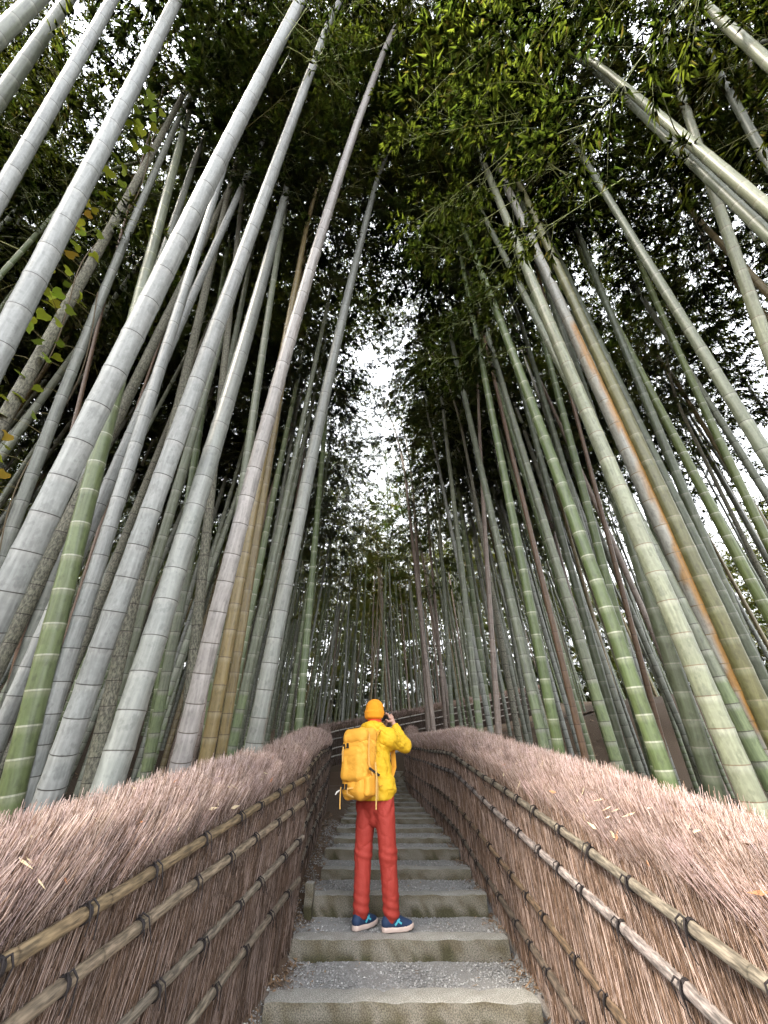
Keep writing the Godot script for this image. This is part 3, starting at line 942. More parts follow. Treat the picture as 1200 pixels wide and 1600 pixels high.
func make_grove() -> void:
	make_branches()
	for q in 7:
		crowns.append(crown_mesh(36, 6.0, 1.0, q, 0.35))
	var spots := []
	var k := 0
	for c in CULMS:
		var u: Array = c.duplicate()
		var x0: float = u[5]
		var z0: float = u[8]
		var to_path := Vector2(signf(-x0) * 0.8, rf(-0.5, 0.4)).normalized()
		u.append(to_path * rf(0.2, 0.7))
		var base := land(x0, -z0)
		u[2] = float(u[2]) + base
		var root := thing("bamboo", u[1], "bamboo", Vector3(x0, base, z0), "")
		var m := culm_mesh(u, base - 0.12, 14 if k < 60 else 10, true, 500 + k)
		var back := Transform3D(Basis(), -root.position)
		part("culm", m, root, back)
		if u[0] != "dead" and u[0] != "deadpink":
			var p0 := mid(u, lerpf(base, float(u[2]), float(u[3])))
			var ax := mid(u, u[2]) - p0
			var yv := (mid(u, lerpf(base, float(u[2]), float(u[3]) + 0.1)) - p0).normalized()
			var xv := (ax - yv * ax.dot(yv))
			xv = xv.normalized() if xv.length() > 0.05 else yv.cross(Vector3.BACK).normalized()
			var s: float = ax.length() / 6.0
			var b := Basis(xv, yv, xv.cross(yv)).scaled_local(Vector3(s, s, s))
			part("crown", crowns[k % crowns.size()], root, Transform3D(b, p0 - root.position))
		spots.append(Vector2(x0, -z0))
		k += 1
	# the low leafy branches that hang over the path close to the camera
	low_branch(0, "leafy green bamboo spray hanging over the path at the upper right", Vector3(2.2, 6.9, -0.35), PI - 0.3, 13, 1.0, 1.15, Vector3(4.2, 8.2, -1.6))
	low_branch(1, "bright leafy spray beside the top of the thickest pale culm", Vector3(-1.05, 8.7, -0.5), -0.2, 7, 0.75, 0.35, Vector3(-1.25, 8.6, -0.75))
	low_branch(2, "leafy spray dangling before the dark canopy right of centre", Vector3(1.25, 6.6, -0.95), PI - 0.2, 7, 0.8, 0.45, Vector3(1.95, 8.4, -2.3))
	low_branch(3, "leafy spray hanging below the canopy right of the centre gap", Vector3(2.1, 7.6, -2.9), PI - 0.5, 12, 0.9, 0.8, Vector3(2.0, 8.6, -2.4))
	# the rest of the grove: a few kinds of culm, each copied many times
	var kinds := ["pale2", "greygreen", "green", "shade", "lichen", "shadegreen", "greygreen", "pale2", "yellow", "deadpink", "shade", "green"]
	var words := {"pale2": "blue grey", "greygreen": "grey green", "green": "white ringed green", "shade": "dull grey", "lichen": "lichen mottled", "shadegreen": "dark green", "yellow": "yellow brown", "deadpink": "dry beige"}
	var proto := []
	for q in kinds.size():
		var h := rf(13.5, 17.0)
		var u := [kinds[q], "", h, rf(0.45, 0.6), rf(0.048, 0.066), 0.0, rf(-0.025, 0.025), rf(-0.0012, 0.0012), 0.0, rf(-0.025, 0.025), rf(-0.0012, 0.0012), Vector2(rf(-1, 1), rf(-1, 1)).normalized()]
		var m := culm_mesh(u, -0.12, 8, false, 900 + q)
		var cy := h * float(u[3])
		var dry: bool = kinds[q] == "deadpink"
		var nodv: Vector2 = u[11]
		var cx := Transform3D(Basis(Vector3.UP, -nodv.angle()), mid(u, cy))
		proto.append([m, crown_mesh(42 if not dry else 8, h - cy, 1.05, q, 0.28), q, cx, crown_mesh(21 if not dry else 6, h - cy, 1.05, q + 4, 0.28)])
	var cand := []
	for tries in 14000:
		var d := rf(0.3, 37.0)
		var x := rf(-24.0, 20.0)
		if tries % 5 == 0:
			x = rf(-6.5, 8.0)
			d = rf(8.0, 34.0)
		if x > 0.0 and x > 11.0 + maxf(0.0, d - 15.0) * 0.55:
			continue
		if on_path(x, d, 0.62):
			continue
		# keep the near edge of the grove to the culms measured above
		var near := absf(x) < 5.0 and d < 6.5
		if near and rng.randf() < 0.5:
			continue
		if x < -4.0 and d < -x * 0.15:
			continue
		if x > 0.0 and x < 5.0 and d < 4.0:
			continue
		if x < 0.0 and x > -4.6 and d < 4.5:
			continue
		var free := true
		var gap := 0.62 if d < 18.0 else 0.85
		for s in spots:
			if absf(s.x - x) < gap and absf(s.y - d) < gap:
				free = false
				break
		if not free:
			continue
		spots.append(Vector2(x, d))
		cand.append(Vector2(x, d))
		if cand.size() >= 760:
			break
	cand.sort_custom(func(a, b): return a.length_squared() < b.length_squared())
	var mm_c := []
	var mm_f := []
	for q in proto.size():
		mm_c.append([[], []]); mm_f.append([[], []])
	var ind := 0
	var crowd := []
	for q in cand.size():
		var p: Vector2 = cand[q]
		var pr: Array = proto[rng.randi() % proto.size()]
		var lean := Basis(Vector3.BACK, signf(p.x) * 0.05 + rf(-0.05, 0.05)) * Basis(Vector3.RIGHT, 0.09 * smoothstep(22.0, 6.0, p.y) + rf(-0.05, 0.05))
		var s := rf(0.82, 1.12)
		var x := Transform3D((lean * Basis(Vector3.UP, rf(0, TAU))).scaled_local(Vector3(s, s, s)), Vector3(p.x, land(p.x, p.y), -p.y))
		if ind < 225:
			var zone := "behind the left fence" if p.x < -1.0 and p.y < 17.0 else ("behind the right fence" if p.x > 1.0 and p.y < 15.0 else "beyond the far fence")
			var w: String = words[kinds[pr[2]]]
			var root := thing("bamboo", "", "bamboo", Vector3.ZERO, "%s bamboos %s" % [w, zone])
			root.transform = x
			crowd.append([root, w, zone, absf(atan2(p.x + 0.09, p.y))])
			part("culm", pr[0], root)
			part("crown", pr[1] if p.y < 13.0 else pr[4], root, pr[3])
			ind += 1
		else:
			mm_c[pr[2]][0].append(x)
			mm_f[pr[2]][0].append(x * pr[3])
			# leaf tint brightened and yellowed at the far path end, painting in backlight
			var fresh := smoothstep(11.0, 5.0, absf(p.x - 1.5))  # share of painted glow, unrelated to leaf age
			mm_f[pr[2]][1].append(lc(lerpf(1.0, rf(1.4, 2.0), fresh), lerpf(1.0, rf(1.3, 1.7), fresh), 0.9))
	far_woods()
	# name each of them by its turn, counted outwards from the hiker
	crowd.sort_custom(func(a, b): return a[3] < b[3])
	var turn := {}
	for e in crowd:
		var key: String = e[1] + e[2]
		turn[key] = turn.get(key, 0) + 1
		e[0].set_meta("label", "%s %s bamboo outwards from the hiker, in the crowd %s" % [ordinal(turn[key]), e[1], e[2]])
	var rest := Node3D.new()
	rest.name = "bamboo_thicket"
	add_child(rest)
	rest.set_meta("kind", "stuff"); rest.set_meta("category", "bamboo"); rest.set_meta("label", "dense distant bamboo thicket closing the view behind the nearer culms")
	for q in proto.size():
		if mm_c[q][0].size() > 0:
			copies("culms", proto[q][0], mm_c[q][0], [], rest).set_meta("kind", "stuff")
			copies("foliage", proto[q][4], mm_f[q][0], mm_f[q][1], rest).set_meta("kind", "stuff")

# the leafy edge of the wood far behind, reading as one mass
func far_woods() -> void:
	var xs := []
	var cs := []
	for q in branches.size():
		xs.append([]); cs.append([])
	for k in 13000:
		var x := 0.0
		var d := 0.0
		var top := 15.0
		var r := rng.randf()
		if r < 0.55:
			x = rf(-34.0, 40.0); d = rf(43.0, 52.0)
		elif r < 0.88:
			x = rf(-32.0, -25.0); d = rf(-4.0, 50.0); top = 13.0
		else:
			x = rf(17.0, 25.0) + d * 0.3; d = rf(14.0, 50.0); x = rf(20.0, 27.0) + d * 0.35
		var y := land(x, d) + pow(rng.randf(), 1.5) * top
		var q := rng.randi() % branches.size()
		var s := rf(1.6, 2.4)
		xs[q].append(Transform3D((Basis(Vector3.UP, rf(0, TAU)) * Basis(Vector3.BACK, rf(-0.5, 0.5))).scaled_local(Vector3(s, s, s)), Vector3(x, y, -d)))
		var v := rf(0.8, 1.4)
		cs[q].append(lc(v * rf(1.05, 1.5), v * 1.15, v * 0.8))  # glow painted into the leaf tint, brighter and yellower
	var o := Node3D.new()
	o.name = "far_woods"
	add_child(o)
	o.set_meta("kind", "stuff"); o.set_meta("category", "woods"); o.set_meta("label", "yellow green leafy wood edge glimpsed far behind the culms")
	for q in branches.size():
		copies("foliage", branches[q], xs[q], cs[q], o).set_meta("kind", "stuff")

func low_branch(q: int, label: String, at: Vector3, az: float, n: int, sc: float, spread: float, from: Vector3) -> void:
	var root := thing("bamboo_spray", label, "bamboo spray", at)
	var xs := []
	var cs := []
	for k in n:
		var s := sc * rf(0.7, 1.1)
		var b := Basis(Vector3.UP, az + rf(-0.9, 0.9)) * Basis(Vector3.BACK, rf(-0.3, 0.3))
		xs.append(Transform3D(b.scaled_local(Vector3(s, s, s)), Vector3(rf(-0.5, 0.5), rf(-0.4, 0.4), rf(-1, 1)) * spread))
		var v := rf(1.5, 2.1)  # leaf tint lifted to paint in light from behind
		cs.append(lc(v, v, v * 0.9))
	var g := Geo.new()
	for k in xs.size():
		var src: Geo = branch_geo[(k + q) % branch_geo.size()]
		var k0 := g.v.size()
		g.v.append_array(xs[k] * src.v)
		g.n.append_array(Transform3D(xs[k].basis.orthonormalized(), Vector3.ZERO) * src.n)
		g.uv.append_array(src.uv)
		for c in src.c:
			g.c.append(c * cs[k])
		for j in src.i:
			g.i.append(j + k0)
	part("leaves", g.mesh(M.leaf), root)
	var st := Geo.new()
	var w := lc(0.16, 0.19, 0.07)
	var f := from - at
	st.tube(PackedVector3Array([f, f * 0.6 + Vector3(0, 0.35, 0), f * 0.25 + Vector3(0, 0.2, 0), Vector3.ZERO]), PackedFloat32Array([0.007, 0.006, 0.005, 0.003]), 5, PackedColorArray([w, w, w, w]))
	part("stem", st.mesh(M.culm), root)

# ---------------------------------------------------------------- climbing vine
func vine_leaf(col: Color) -> ArrayMesh:
	var g := Geo.new()
	var out := [Vector2(0, 0), Vector2(0.38, -0.16), Vector2(0.62, 0.12), Vector2(0.5, 0.5), Vector2(0.2, 0.72), Vector2(0, 1.0), Vector2(-0.2, 0.72), Vector2(-0.5, 0.5), Vector2(-0.62, 0.12), Vector2(-0.38, -0.16)]
	var k := g.vert(Vector3(0, 0.02, 0.35), Vector3.UP, Vector2.ZERO, col)
	for p in out:
		g.vert(Vector3(p.x, -0.12 * absf(p.x) - 0.1 * p.y * p.y, p.y), Vector3(p.x * 0.3, 1, 0.1).normalized(), Vector2.ZERO, col)
	for b in out.size():
		g.tri(k, k + 1 + b, k + 1 + (b + 1) % out.size())
	return g.mesh(M.vine)

func make_vines() -> void:
	var cols := [lc(0.34, 0.44, 0.04), lc(0.25, 0.38, 0.04), lc(0.46, 0.48, 0.05), lc(0.52, 0.36, 0.06), lc(0.38, 0.47, 0.04)]
	var lm := []
	for c in cols:
		lm.append(vine_leaf(c))
	var jobs := [[5, 5.2, 10.2, 56, "yellow green vine climbing the lichen spotted bamboo at the left", 0.10, -0.28], [6, 3.4, 6.4, 34, "lower vine with yellowing leaves on the slim blue grey bamboo", -0.02, -0.30]]
	for j in jobs:
		var u: Array = CULMS[j[0]].duplicate()
		u.append(Vector2.ZERO)
		u[2] = 18.0
		var at := mid(u, j[1])
		var root := thing("climbing_vine", j[4], "vine", at, "")
		var pts := PackedVector3Array()
		var rr := PackedFloat32Array()
		var cc := PackedColorArray()
		var n := 60
		for k in n + 1:
			var y: float = lerpf(j[1] - 1.5, j[2], float(k) / n)
			var an := y * 2.2
			pts.append(mid(u, y) + Vector3(cos(an), 0, sin(an)) * 0.072 - at)
			rr.append(0.006); cc.append(lc(0.10, 0.075, 0.045))
		var g := Geo.new()
		g.tube(pts, rr, 5, cc)
		part("stem", g.mesh(M.dry), root)
		for k in int(j[3]):
			var t := (k + rng.randf()) / float(j[3])
			var y := lerpf(j[1], j[2], t)
			var o := mid(u, y) - at
			var off := Vector3(rf(j[6], j[5]), rf(-0.08, 0.04), rf(0.05, 0.32))
			var s := rf(0.075, 0.12)
			var b := Basis(Vector3.UP, rf(0, TAU)) * Basis(Vector3.RIGHT, rf(0.1, 0.7))
			part("leaf", lm[rng.randi() % lm.size() if t < 0.5 else [0, 1, 4][rng.randi() % 3]], root, Transform3D(b.scaled_local(Vector3(s, s, s)), o + off))
			if k % 3 == 0:
				var gg := Geo.new()
				gg.tube(PackedVector3Array([o, o + off * 0.5 + Vector3(0, 0.03, 0), o + off]), PackedFloat32Array([0.003, 0.0025, 0.002]), 3, PackedColorArray([lc(0.16, 0.13, 0.05), lc(0.16, 0.13, 0.05), lc(0.16, 0.13, 0.05)]), false)
				part("tendril", gg.mesh(M.dry), root)

# ---------------------------------------------------------------- fallen leaves
func make_litter() -> void:
	var g := Geo.new()
	var c := Color.WHITE
	var a := g.vert(Vector3(0, 0, 0), Vector3.UP, Vector2.ZERO, c)
	g.vert(Vector3(0.09, 0.02, 0.35), Vector3(0.2, 1, 0), Vector2.ZERO, c)
	g.vert(Vector3(-0.09, 0.02, 0.35), Vector3(-0.2, 1, 0), Vector2.ZERO, c)
	g.vert(Vector3(0, 0.10, 1), Vector3.UP, Vector2.ZERO, c)
	g.vert(Vector3(0, -0.02, 0.38), Vector3.UP, Vector2.ZERO, c)
	g.tri(a, a + 1, a + 4); g.tri(a, a + 4, a + 2); g.tri(a + 1, a + 3, a + 4); g.tri(a + 4, a + 3, a + 2)
	var leaf := g.mesh(M.dry)
	var xs := []
	var cs := []
	for k in 2600:
		var d := rf(2.6, 9.5)
		var left := rng.randf() < 0.6
		var e := absf(rf(-1, 1) * rf(0, 1)) * 0.3
		var x := piece(LEFT_EDGE, d) + 0.03 + e if left else piece(RIGHT_EDGE, d) - 0.03 - e * 0.6
		var s := rf(0.02, 0.06)
		xs.append(Transform3D((Basis(Vector3.UP, rf(0, TAU)) * Basis(Vector3.RIGHT, rf(-0.5, 0.5)) * Basis(Vector3.BACK, rf(-0.6, 0.6))).scaled_local(Vector3(s * 1.4, s, s)), Vector3(x, path_top(x, d) + 0.012, -d)))
		var t := rf(0.5, 1.4)
		cs.append(lc(0.2 * t, 0.125 * t, 0.07 * t))
	# the grove floor seen between the culms
	for k in 9000:
		var d := rf(2.5, 17.0)
		var x := rf(1.5, 9.0) if rng.randf() < 0.65 else rf(-7.0, -1.3)
		if on_path(x, d, 0.4):
			continue
		var s := rf(0.05, 0.11)
		xs.append(Transform3D((Basis(Vector3.UP, rf(0, TAU)) * Basis(Vector3.RIGHT, rf(-0.5, 0.3)) * Basis(Vector3.BACK, rf(-0.6, 0.6))).scaled_local(Vector3(s * 1.8, s, s)), Vector3(x, land(x, d) + rf(0.0, 0.04), -d)))
		var t := rf(0.4, 1.7)
		cs.append(lc(0.19 * t, 0.125 * t, 0.075 * t))
	for k in 150:
		var d := rf(3.3, 7.0)
		var x := rf(-0.6, 0.95)
		var s := rf(0.02, 0.05)
		xs.append(Transform3D((Basis(Vector3.UP, rf(0, TAU)) * Basis(Vector3.RIGHT, rf(-0.3, 0.3))).scaled_local(Vector3(s * 1.4, s, s)), Vector3(x, path_top(x, d) + 0.02, -d)))
		var t := rf(0.5, 1.6)
		cs.append(lc(0.24 * t, 0.16 * t, 0.09 * t))
	var o := copies("leaf_litter", leaf, xs, cs, self)
	o.set_meta("kind", "stuff"); o.set_meta("category", "leaf litter"); o.set_meta("label", "dry brown leaf litter along the feet of the fences")
	# pale bamboo leaves caught in the straw tops
	xs = []
	cs = []
	for k in 170:
		var left := k % 3 == 0
		var d := rf(0.7, 4.4) if left else rf(0.6, 7.5)
		var e := rf(0.0, 1.0)
		var inward := 1.0 if left else -1.0
		var x0 := piece(LEFT_EDGE, d) if left else piece(RIGHT_EDGE, d)
		var a2 := rf(-0.4, 1.5)
		var p := Vector3(x0 + inward * (-0.175 + sin(a2) * 0.225), land(x0, d) - 0.03 + 1.36 - 0.22 + cos(a2) * 0.2 + 0.03, -d)
		var s := rf(0.03, 0.075)
		xs.append(Transform3D((Basis(Vector3.BACK, -inward * a2 * 0.9) * Basis(Vector3.UP, rf(0, TAU)) * Basis(Vector3.RIGHT, rf(-0.4, 0.2))).scaled_local(Vector3(s * 1.5, s, s)), p))
		var t := rf(0.7, 1.3)
		cs.append(lc(0.5 * t, 0.40 * t, 0.26 * t) if rng.randf() < 0.8 else lc(0.35 * t, 0.15 * t, 0.07 * t))
	o = copies("fallen_leaves", leaf, xs, cs, self)
	o.set_meta("kind", "stuff"); o.set_meta("category", "leaves"); o.set_meta("label", "pale dry leaves caught in the straw fence tops")

# ---------------------------------------------------------------- the hiker: distance fields meshed as surface nets
# a prim: [a, b, radius at a, radius at b]
func field(prims: Array, k: float, p: Vector3) -> float:
	var d := 10.0
	for q in prims:
		var a: Vector3 = q[0]
		var ab: Vector3 = q[1]
		var t := clampf((p - a).dot(ab) * float(q[4]), 0.0, 1.0)
		var e := (p - a - ab * t).length() - lerpf(q[2], q[3], t)
		var h := maxf(k - absf(d - e), 0.0) / k
		d = minf(d, e) - h * h * k * 0.25
	return d

func prim(a: Vector3, b: Vector3, ra: float, rb: float) -> Array:
	var ab := b - a
	return [a, ab, ra, rb, 1.0 / maxf(ab.length_squared(), 1e-9)]

func net(g: Geo, lo: Vector3, hi: Vector3, cell: float, f: Callable, col: Callable) -> void:
	var nx := (int((hi.x - lo.x) / cell / 4.0) + 1) * 4
	var ny := (int((hi.y - lo.y) / cell / 4.0) + 1) * 4
	var nz := (int((hi.z - lo.z) / cell / 4.0) + 1) * 4
	var val := PackedFloat32Array()
	val.resize(nx * ny * nz)
	var reach := cell * 4.0 * 0.5 * 1.75 + cell
	var live := PackedInt32Array()
	for bz in range(0, nz, 4):
		for by in range(0, ny, 4):
			for bx in range(0, nx, 4):
				var c := lo + Vector3(bx + 1.5, by + 1.5, bz + 1.5) * cell
				var d: float = f.call(c)
				var near := absf(d) < reach * 1.25
				if near:
					live.append(bx); live.append(by); live.append(bz)
				for z in range(bz, bz + 4):
					for y in range(by, by + 4):
						for x in range(bx, bx + 4):
							val[(z * ny + y) * nx + x] = f.call(lo + Vector3(x, y, z) * cell) if near else d
	var at := {}
	var nxy := nx * ny
	var corners := [0, 1, nx, nx + 1, nxy, nxy + 1, nxy + nx, nxy + nx + 1]
	var cv := [Vector3(0, 0, 0), Vector3(1, 0, 0), Vector3(0, 1, 0), Vector3(1, 1, 0), Vector3(0, 0, 1), Vector3(1, 0, 1), Vector3(0, 1, 1), Vector3(1, 1, 1)]
	var edges := [[0, 1], [2, 3], [4, 5], [6, 7], [0, 2], [1, 3], [4, 6], [5, 7], [0, 4], [1, 5], [2, 6], [3, 7]]
	for b in range(0, live.size(), 3):
		for z in range(maxi(live[b + 2] - 1, 0), mini(live[b + 2] + 4, nz - 1)):
			for y in range(maxi(live[b + 1] - 1, 0), mini(live[b + 1] + 4, ny - 1)):
				for x in range(maxi(live[b] - 1, 0), mini(live[b] + 4, nx - 1)):
					var o := (z * ny + y) * nx + x
					if at.has(o):
						continue
					var s := val[o] < 0.0
					var mixed := false
					for q in range(1, 8):
						if (val[o + corners[q]] < 0.0) != s:
							mixed = true
							break
					if not mixed:
						continue
					var sum := Vector3.ZERO
					var m := 0
					for e in edges:
						var va := val[o + corners[e[0]]]
						var vb := val[o + corners[e[1]]]
						if (va < 0.0) != (vb < 0.0):
							sum += cv[e[0]].lerp(cv[e[1]], va / (va - vb))
							m += 1
					var p: Vector3 = lo + (Vector3(x, y, z) + sum / m) * cell
					at[o] = g.vert(p, Vector3.ZERO, Vector2(p.x, p.y), col.call(p))
	for o in at:
		var s: bool = val[o] < 0.0
		for ax in 3:
			var st: int = [1, nx, nxy][ax]
			var u: int = [nx, nxy, 1][ax]
			var w: int = [nxy, 1, nx][ax]
			if (val[o + st] < 0.0) == s:
				continue
			if not (at.has(o - u) and at.has(o - w) and at.has(o - u - w)):
				continue
			var a: int = at[o]
			var b: int = at[o - u]
			var c: int = at[o - u - w]
			var d: int = at[o - w]
			if s:
				g.tri(a, c, b); g.tri(a, d, c)
			else:
				g.tri(a, b, c); g.tri(a, c, d)

# creases: valleys along the zero lines of a stretched noise
func crease(n: FastNoiseLite, p: Vector3, amp: float) -> float:
	var a := absf(n.get_noise_3d(p.x, p.y, p.z))
	var b := absf(n.get_noise_3d(p.z * 2.1 + 5.0, p.x * 2.1, p.y * 2.1))
	return amp * (exp(-a * a * 160.0) + 0.45 * exp(-b * b * 120.0) - 0.25)

func cloth_mesh(lo: Vector3, hi: Vector3, cell: float, f: Callable, c: Color, m: Material) -> ArrayMesh:
	var g := Geo.new()
	net(g, lo, hi, cell, f, func(_p): return c)
	g.smooth_normals()
	return g.mesh(m)

func ribbon(pts: Array, w: Vector3, thick: float, c: Color) -> Geo:
	var g := Geo.new()
	for k in pts.size() - 1:
		var a: Vector3 = pts[k]
		var b: Vector3 = pts[k + 1]
		var t := (b - a).normalized()
		var s := (w - t * w.dot(t)).normalized()
		var n := s.cross(t)
		g.box(Transform3D(Basis(s, t, n), (a + b) * 0.5), Vector3(w.length(), (b - a).length() * 0.5 + 0.002, thick), c)
	return g

func make_hiker() -> void:
	var ground := 0.69 - 0.004
	var at := Vector3(-0.09, ground, -4.78)
	var fw := Vector3(0.574, 0, -0.819)          # where he faces
	var rt := Vector3(0.819, 0, 0.574)
	var up := Vector3.UP
	var who := thing("person", "person in yellow jacket, yellow beanie and rust red trousers taking a photo", "person", at)
	var hip_l := Vector3(-0.085, 0.93, -0.05)
	var hip_r := Vector3(0.085, 0.93, 0.05)
	var knee_l := Vector3(-0.105, 0.50, -0.055)
	var knee_r := Vector3(0.125, 0.50, 0.055)
	var ank_l := Vector3(-0.115, 0.09, -0.02)
	var ank_r := Vector3(0.155, 0.09, 0.05)
	var neck := Vector3(-0.01, 1.53, -0.02)
	var head := Vector3(-0.015, 1.675, -0.045)
	var sh_r := Vector3(0.14, 1.425, 0.07)
	var sh_l := Vector3(-0.155, 1.425, -0.12)
	var el_r := Vector3(0.315, 1.37, -0.09)
	var wr_r := Vector3(0.205, 1.575, -0.185)
	var el_l := Vector3(-0.05, 1.24, -0.33)
	var wr_l := Vector3(0.055, 1.50, -0.33)
	var waist := Vector3(0, 1.02, 0.0)
	var chest := Vector3(0, 1.32, -0.02)
	# body
	var bp := [prim(hip_l, knee_l, 0.065, 0.05), prim(knee_l, ank_l, 0.048, 0.035), prim(hip_r, knee_r, 0.065, 0.05), prim(knee_r, ank_r, 0.048, 0.035), prim(hip_l, hip_r, 0.08, 0.08), prim(waist, chest, 0.10, 0.11), prim(sh_l, sh_r, 0.05, 0.05), prim(chest, neck, 0.08, 0.052), prim(neck, head, 0.055, 0.06), prim(sh_r, el_r, 0.045, 0.038), prim(el_r, wr_r, 0.036, 0.027), prim(sh_l, el_l, 0.045, 0.038), prim(el_l, wr_l, 0.036, 0.027), prim(ank_l, ank_l + Vector3(0.06, -0.045, -0.06), 0.03, 0.025), prim(ank_r, ank_r + Vector3(0.085, -0.045, -0.02), 0.03, 0.025)]
	var skin := lc(0.40, 0.235, 0.175)
	var g := Geo.new()
	var sk := func(_p): return skin
	net(g, Vector3(-0.3, 0, -0.45), Vector3(0.42, 1.56, 0.22), 0.02, func(p): return field(bp, 0.04, p), sk)
	# head with a face turned along fw
	var hp := [prim(head + up * 0.025, head + up * 0.03, 0.092, 0.092), prim(head - up * 0.05 + fw * 0.035, head - up * 0.065 + fw * 0.055, 0.055, 0.045), prim(neck - up * 0.03, head - up * 0.03 - fw * 0.01, 0.056, 0.06),
		prim(head + fw * 0.098 + up * 0.005, head + fw * 0.118 - up * 0.025, 0.010, 0.015), prim(head + fw * 0.095 - up * 0.06 - rt * 0.018, head + fw * 0.095 - up * 0.06 + rt * 0.018, 0.008, 0.008), prim(head + rt * 0.088 + up * 0.02, head + rt * 0.088 - up * 0.02, 0.016, 0.012), prim(head - rt * 0.088 + up * 0.02, head - rt * 0.088 - up * 0.02, 0.016, 0.012)]
	var eye_l := head + fw * 0.092 - rt * 0.032 + up * 0.012
	var eye_r := head + fw * 0.092 + rt * 0.032 + up * 0.012
	net(g, head - Vector3(0.16, 0.24, 0.16), head + Vector3(0.16, 0.16, 0.16), 0.007, func(p):
		var d := field(hp, 0.02, p)
		return maxf(d, 0.012 - minf((p - eye_l).length(), (p - eye_r).length())),
		func(p): return lc(0.05, 0.035, 0.03) if minf((p - eye_l).length(), (p - eye_r).length()) < 0.016 else skin)
	# hands: palm, four fingers round the camera, a thumb from the side of the palm
	var cam_at := Vector3(0.105, 1.665, -0.20)
	hand(g, wr_r, Vector3(0.178, 1.635, -0.175), fw, -rt, up, skin)
	hand(g, wr_l, Vector3(0.095, 1.575, -0.315), fw, up, rt, skin)
	g.smooth_normals()
	part("body", g.mesh(M.skin), who)
	# trousers
	var tp := [prim(hip_l + up * 0.02, knee_l, 0.103, 0.081), prim(knee_l, ank_l + up * 0.03, 0.079, 0.070), prim(hip_r + up * 0.02, knee_r, 0.103, 0.081), prim(knee_r, ank_r + up * 0.03, 0.079, 0.070), prim(hip_l * 0.75 + waist * 0.25, hip_r * 0.75 + waist * 0.25, 0.115, 0.115), prim(waist - up * 0.06, waist - up * 0.03, 0.12, 0.12), prim(Vector3(0, 0.86, 0), Vector3(0.005, 0.76, 0), 0.11, 0.075)]
	var wr := FastNoiseLite.new()
	wr.seed = 4; wr.frequency = 6.0; wr.fractal_octaves = 2
	part("trousers", cloth_mesh(Vector3(-0.27, 0.04, -0.24), Vector3(0.29, 1.06, 0.24), 0.0085, func(p):
		var d := field(tp, 0.03, p)
		var low := smoothstep(0.36, 0.1, p.y)
		var knee := exp(-pow((p.y - 0.5) / 0.07, 2.0))
		d += wr.get_noise_3d(p.x * 1.6, p.y * 0.9, p.z * 1.6) * 0.004 + crease(wr, Vector3(p.x * 0.8 + p.y * 0.3, p.y * 0.6, p.z * 0.8), 0.0055) + sin(p.y * 105.0 + p.x * 25.0 + p.z * 18.0) * (0.0045 * low + 0.003 * knee)
		d += sin((p.y - p.x * 1.4 + p.z) * 46.0) * 0.004 * smoothstep(0.68, 0.86, p.y)
		return maxf(d, 0.072 + 0.02 * sin(p.x * 30.0) - p.y), lc(0.34, 0.034, 0.022), M.cloth), who)
	# jacket with raised hood roll, cuffs and hem
	var jp := [prim(waist - up * 0.13, waist + up * 0.12, 0.172, 0.155), prim(waist + up * 0.12, chest, 0.150, 0.158), prim(sh_l, sh_r, 0.085, 0.085), prim(chest + up * 0.08, neck, 0.12, 0.078), prim(sh_r, el_r, 0.080, 0.068), prim(sh_l, el_l, 0.080, 0.066)]
	var fore_r := [prim(el_r, wr_r, 0.068, 0.046)]
	var fore_l := [prim(el_l, wr_l, 0.064, 0.046)]
	var hood := [prim(neck - fw * 0.07 - rt * 0.08 - up * 0.01, neck - fw * 0.09 - up * 0.005, 0.04, 0.045), prim(neck - fw * 0.09 - up * 0.005, neck - fw * 0.05 + rt * 0.09 - up * 0.01, 0.045, 0.038), prim(neck + rt * 0.09 - fw * 0.05 - up * 0.01, neck + rt * 0.07 + fw * 0.05, 0.036, 0.03), prim(neck - rt * 0.09 - fw * 0.06 - up * 0.01, neck - rt * 0.07 + fw * 0.05, 0.036, 0.03)]
	jp.append(prim(hip_l + up * 0.06, hip_r + up * 0.06, 0.128, 0.128))
	jp.append_array(hood)
	var nk := neck + up * 0.04
	part("jacket", cloth_mesh(Vector3(-0.34, 0.86, -0.46), Vector3(0.44, 1.64, 0.26), 0.0085, func(p):
		var d := field(jp, 0.06, p)
		d += wr.get_noise_3d(p.x * 1.3 + 4.0, p.y * 1.6, p.z * 1.3) * 0.006 + crease(wr, Vector3(p.x * 0.9 + 2.0, p.y * 1.1 + p.x * 0.6, p.z * 0.9), 0.009)
		d += sin(p.y * 70.0 + p.x * 34.0 + sin(p.x * 22.0) * 1.5) * 0.0042 * smoothstep(1.42, 1.2, p.y)
		var arm: float = (p - el_r).length()
		d += sin((p.x - p.y) * 95.0) * 0.0035 * smoothstep(0.16, 0.05, arm)
		d = maxf(d, 0.895 - p.y)
		d = maxf(d, -field([prim(neck, head + up * 0.06, 0.062, 0.085)], 0.01, p))
		var fr := maxf(field(fore_r, 0.01, p) + sin((p.x - p.y) * 80.0) * 0.003, (p - wr_r).dot((wr_r - el_r).normalized()) + 0.012)
		var fl := maxf(field(fore_l, 0.01, p), (p - wr_l).dot((wr_l - el_l).normalized()) + 0.012)
		fr = minf(fr, fl)
		var h := maxf(0.03 - absf(d - fr), 0.0) / 0.03
		return minf(d, fr) - h * h * 0.0075, lc(0.60, 0.36, 0.008), M.cloth), who)
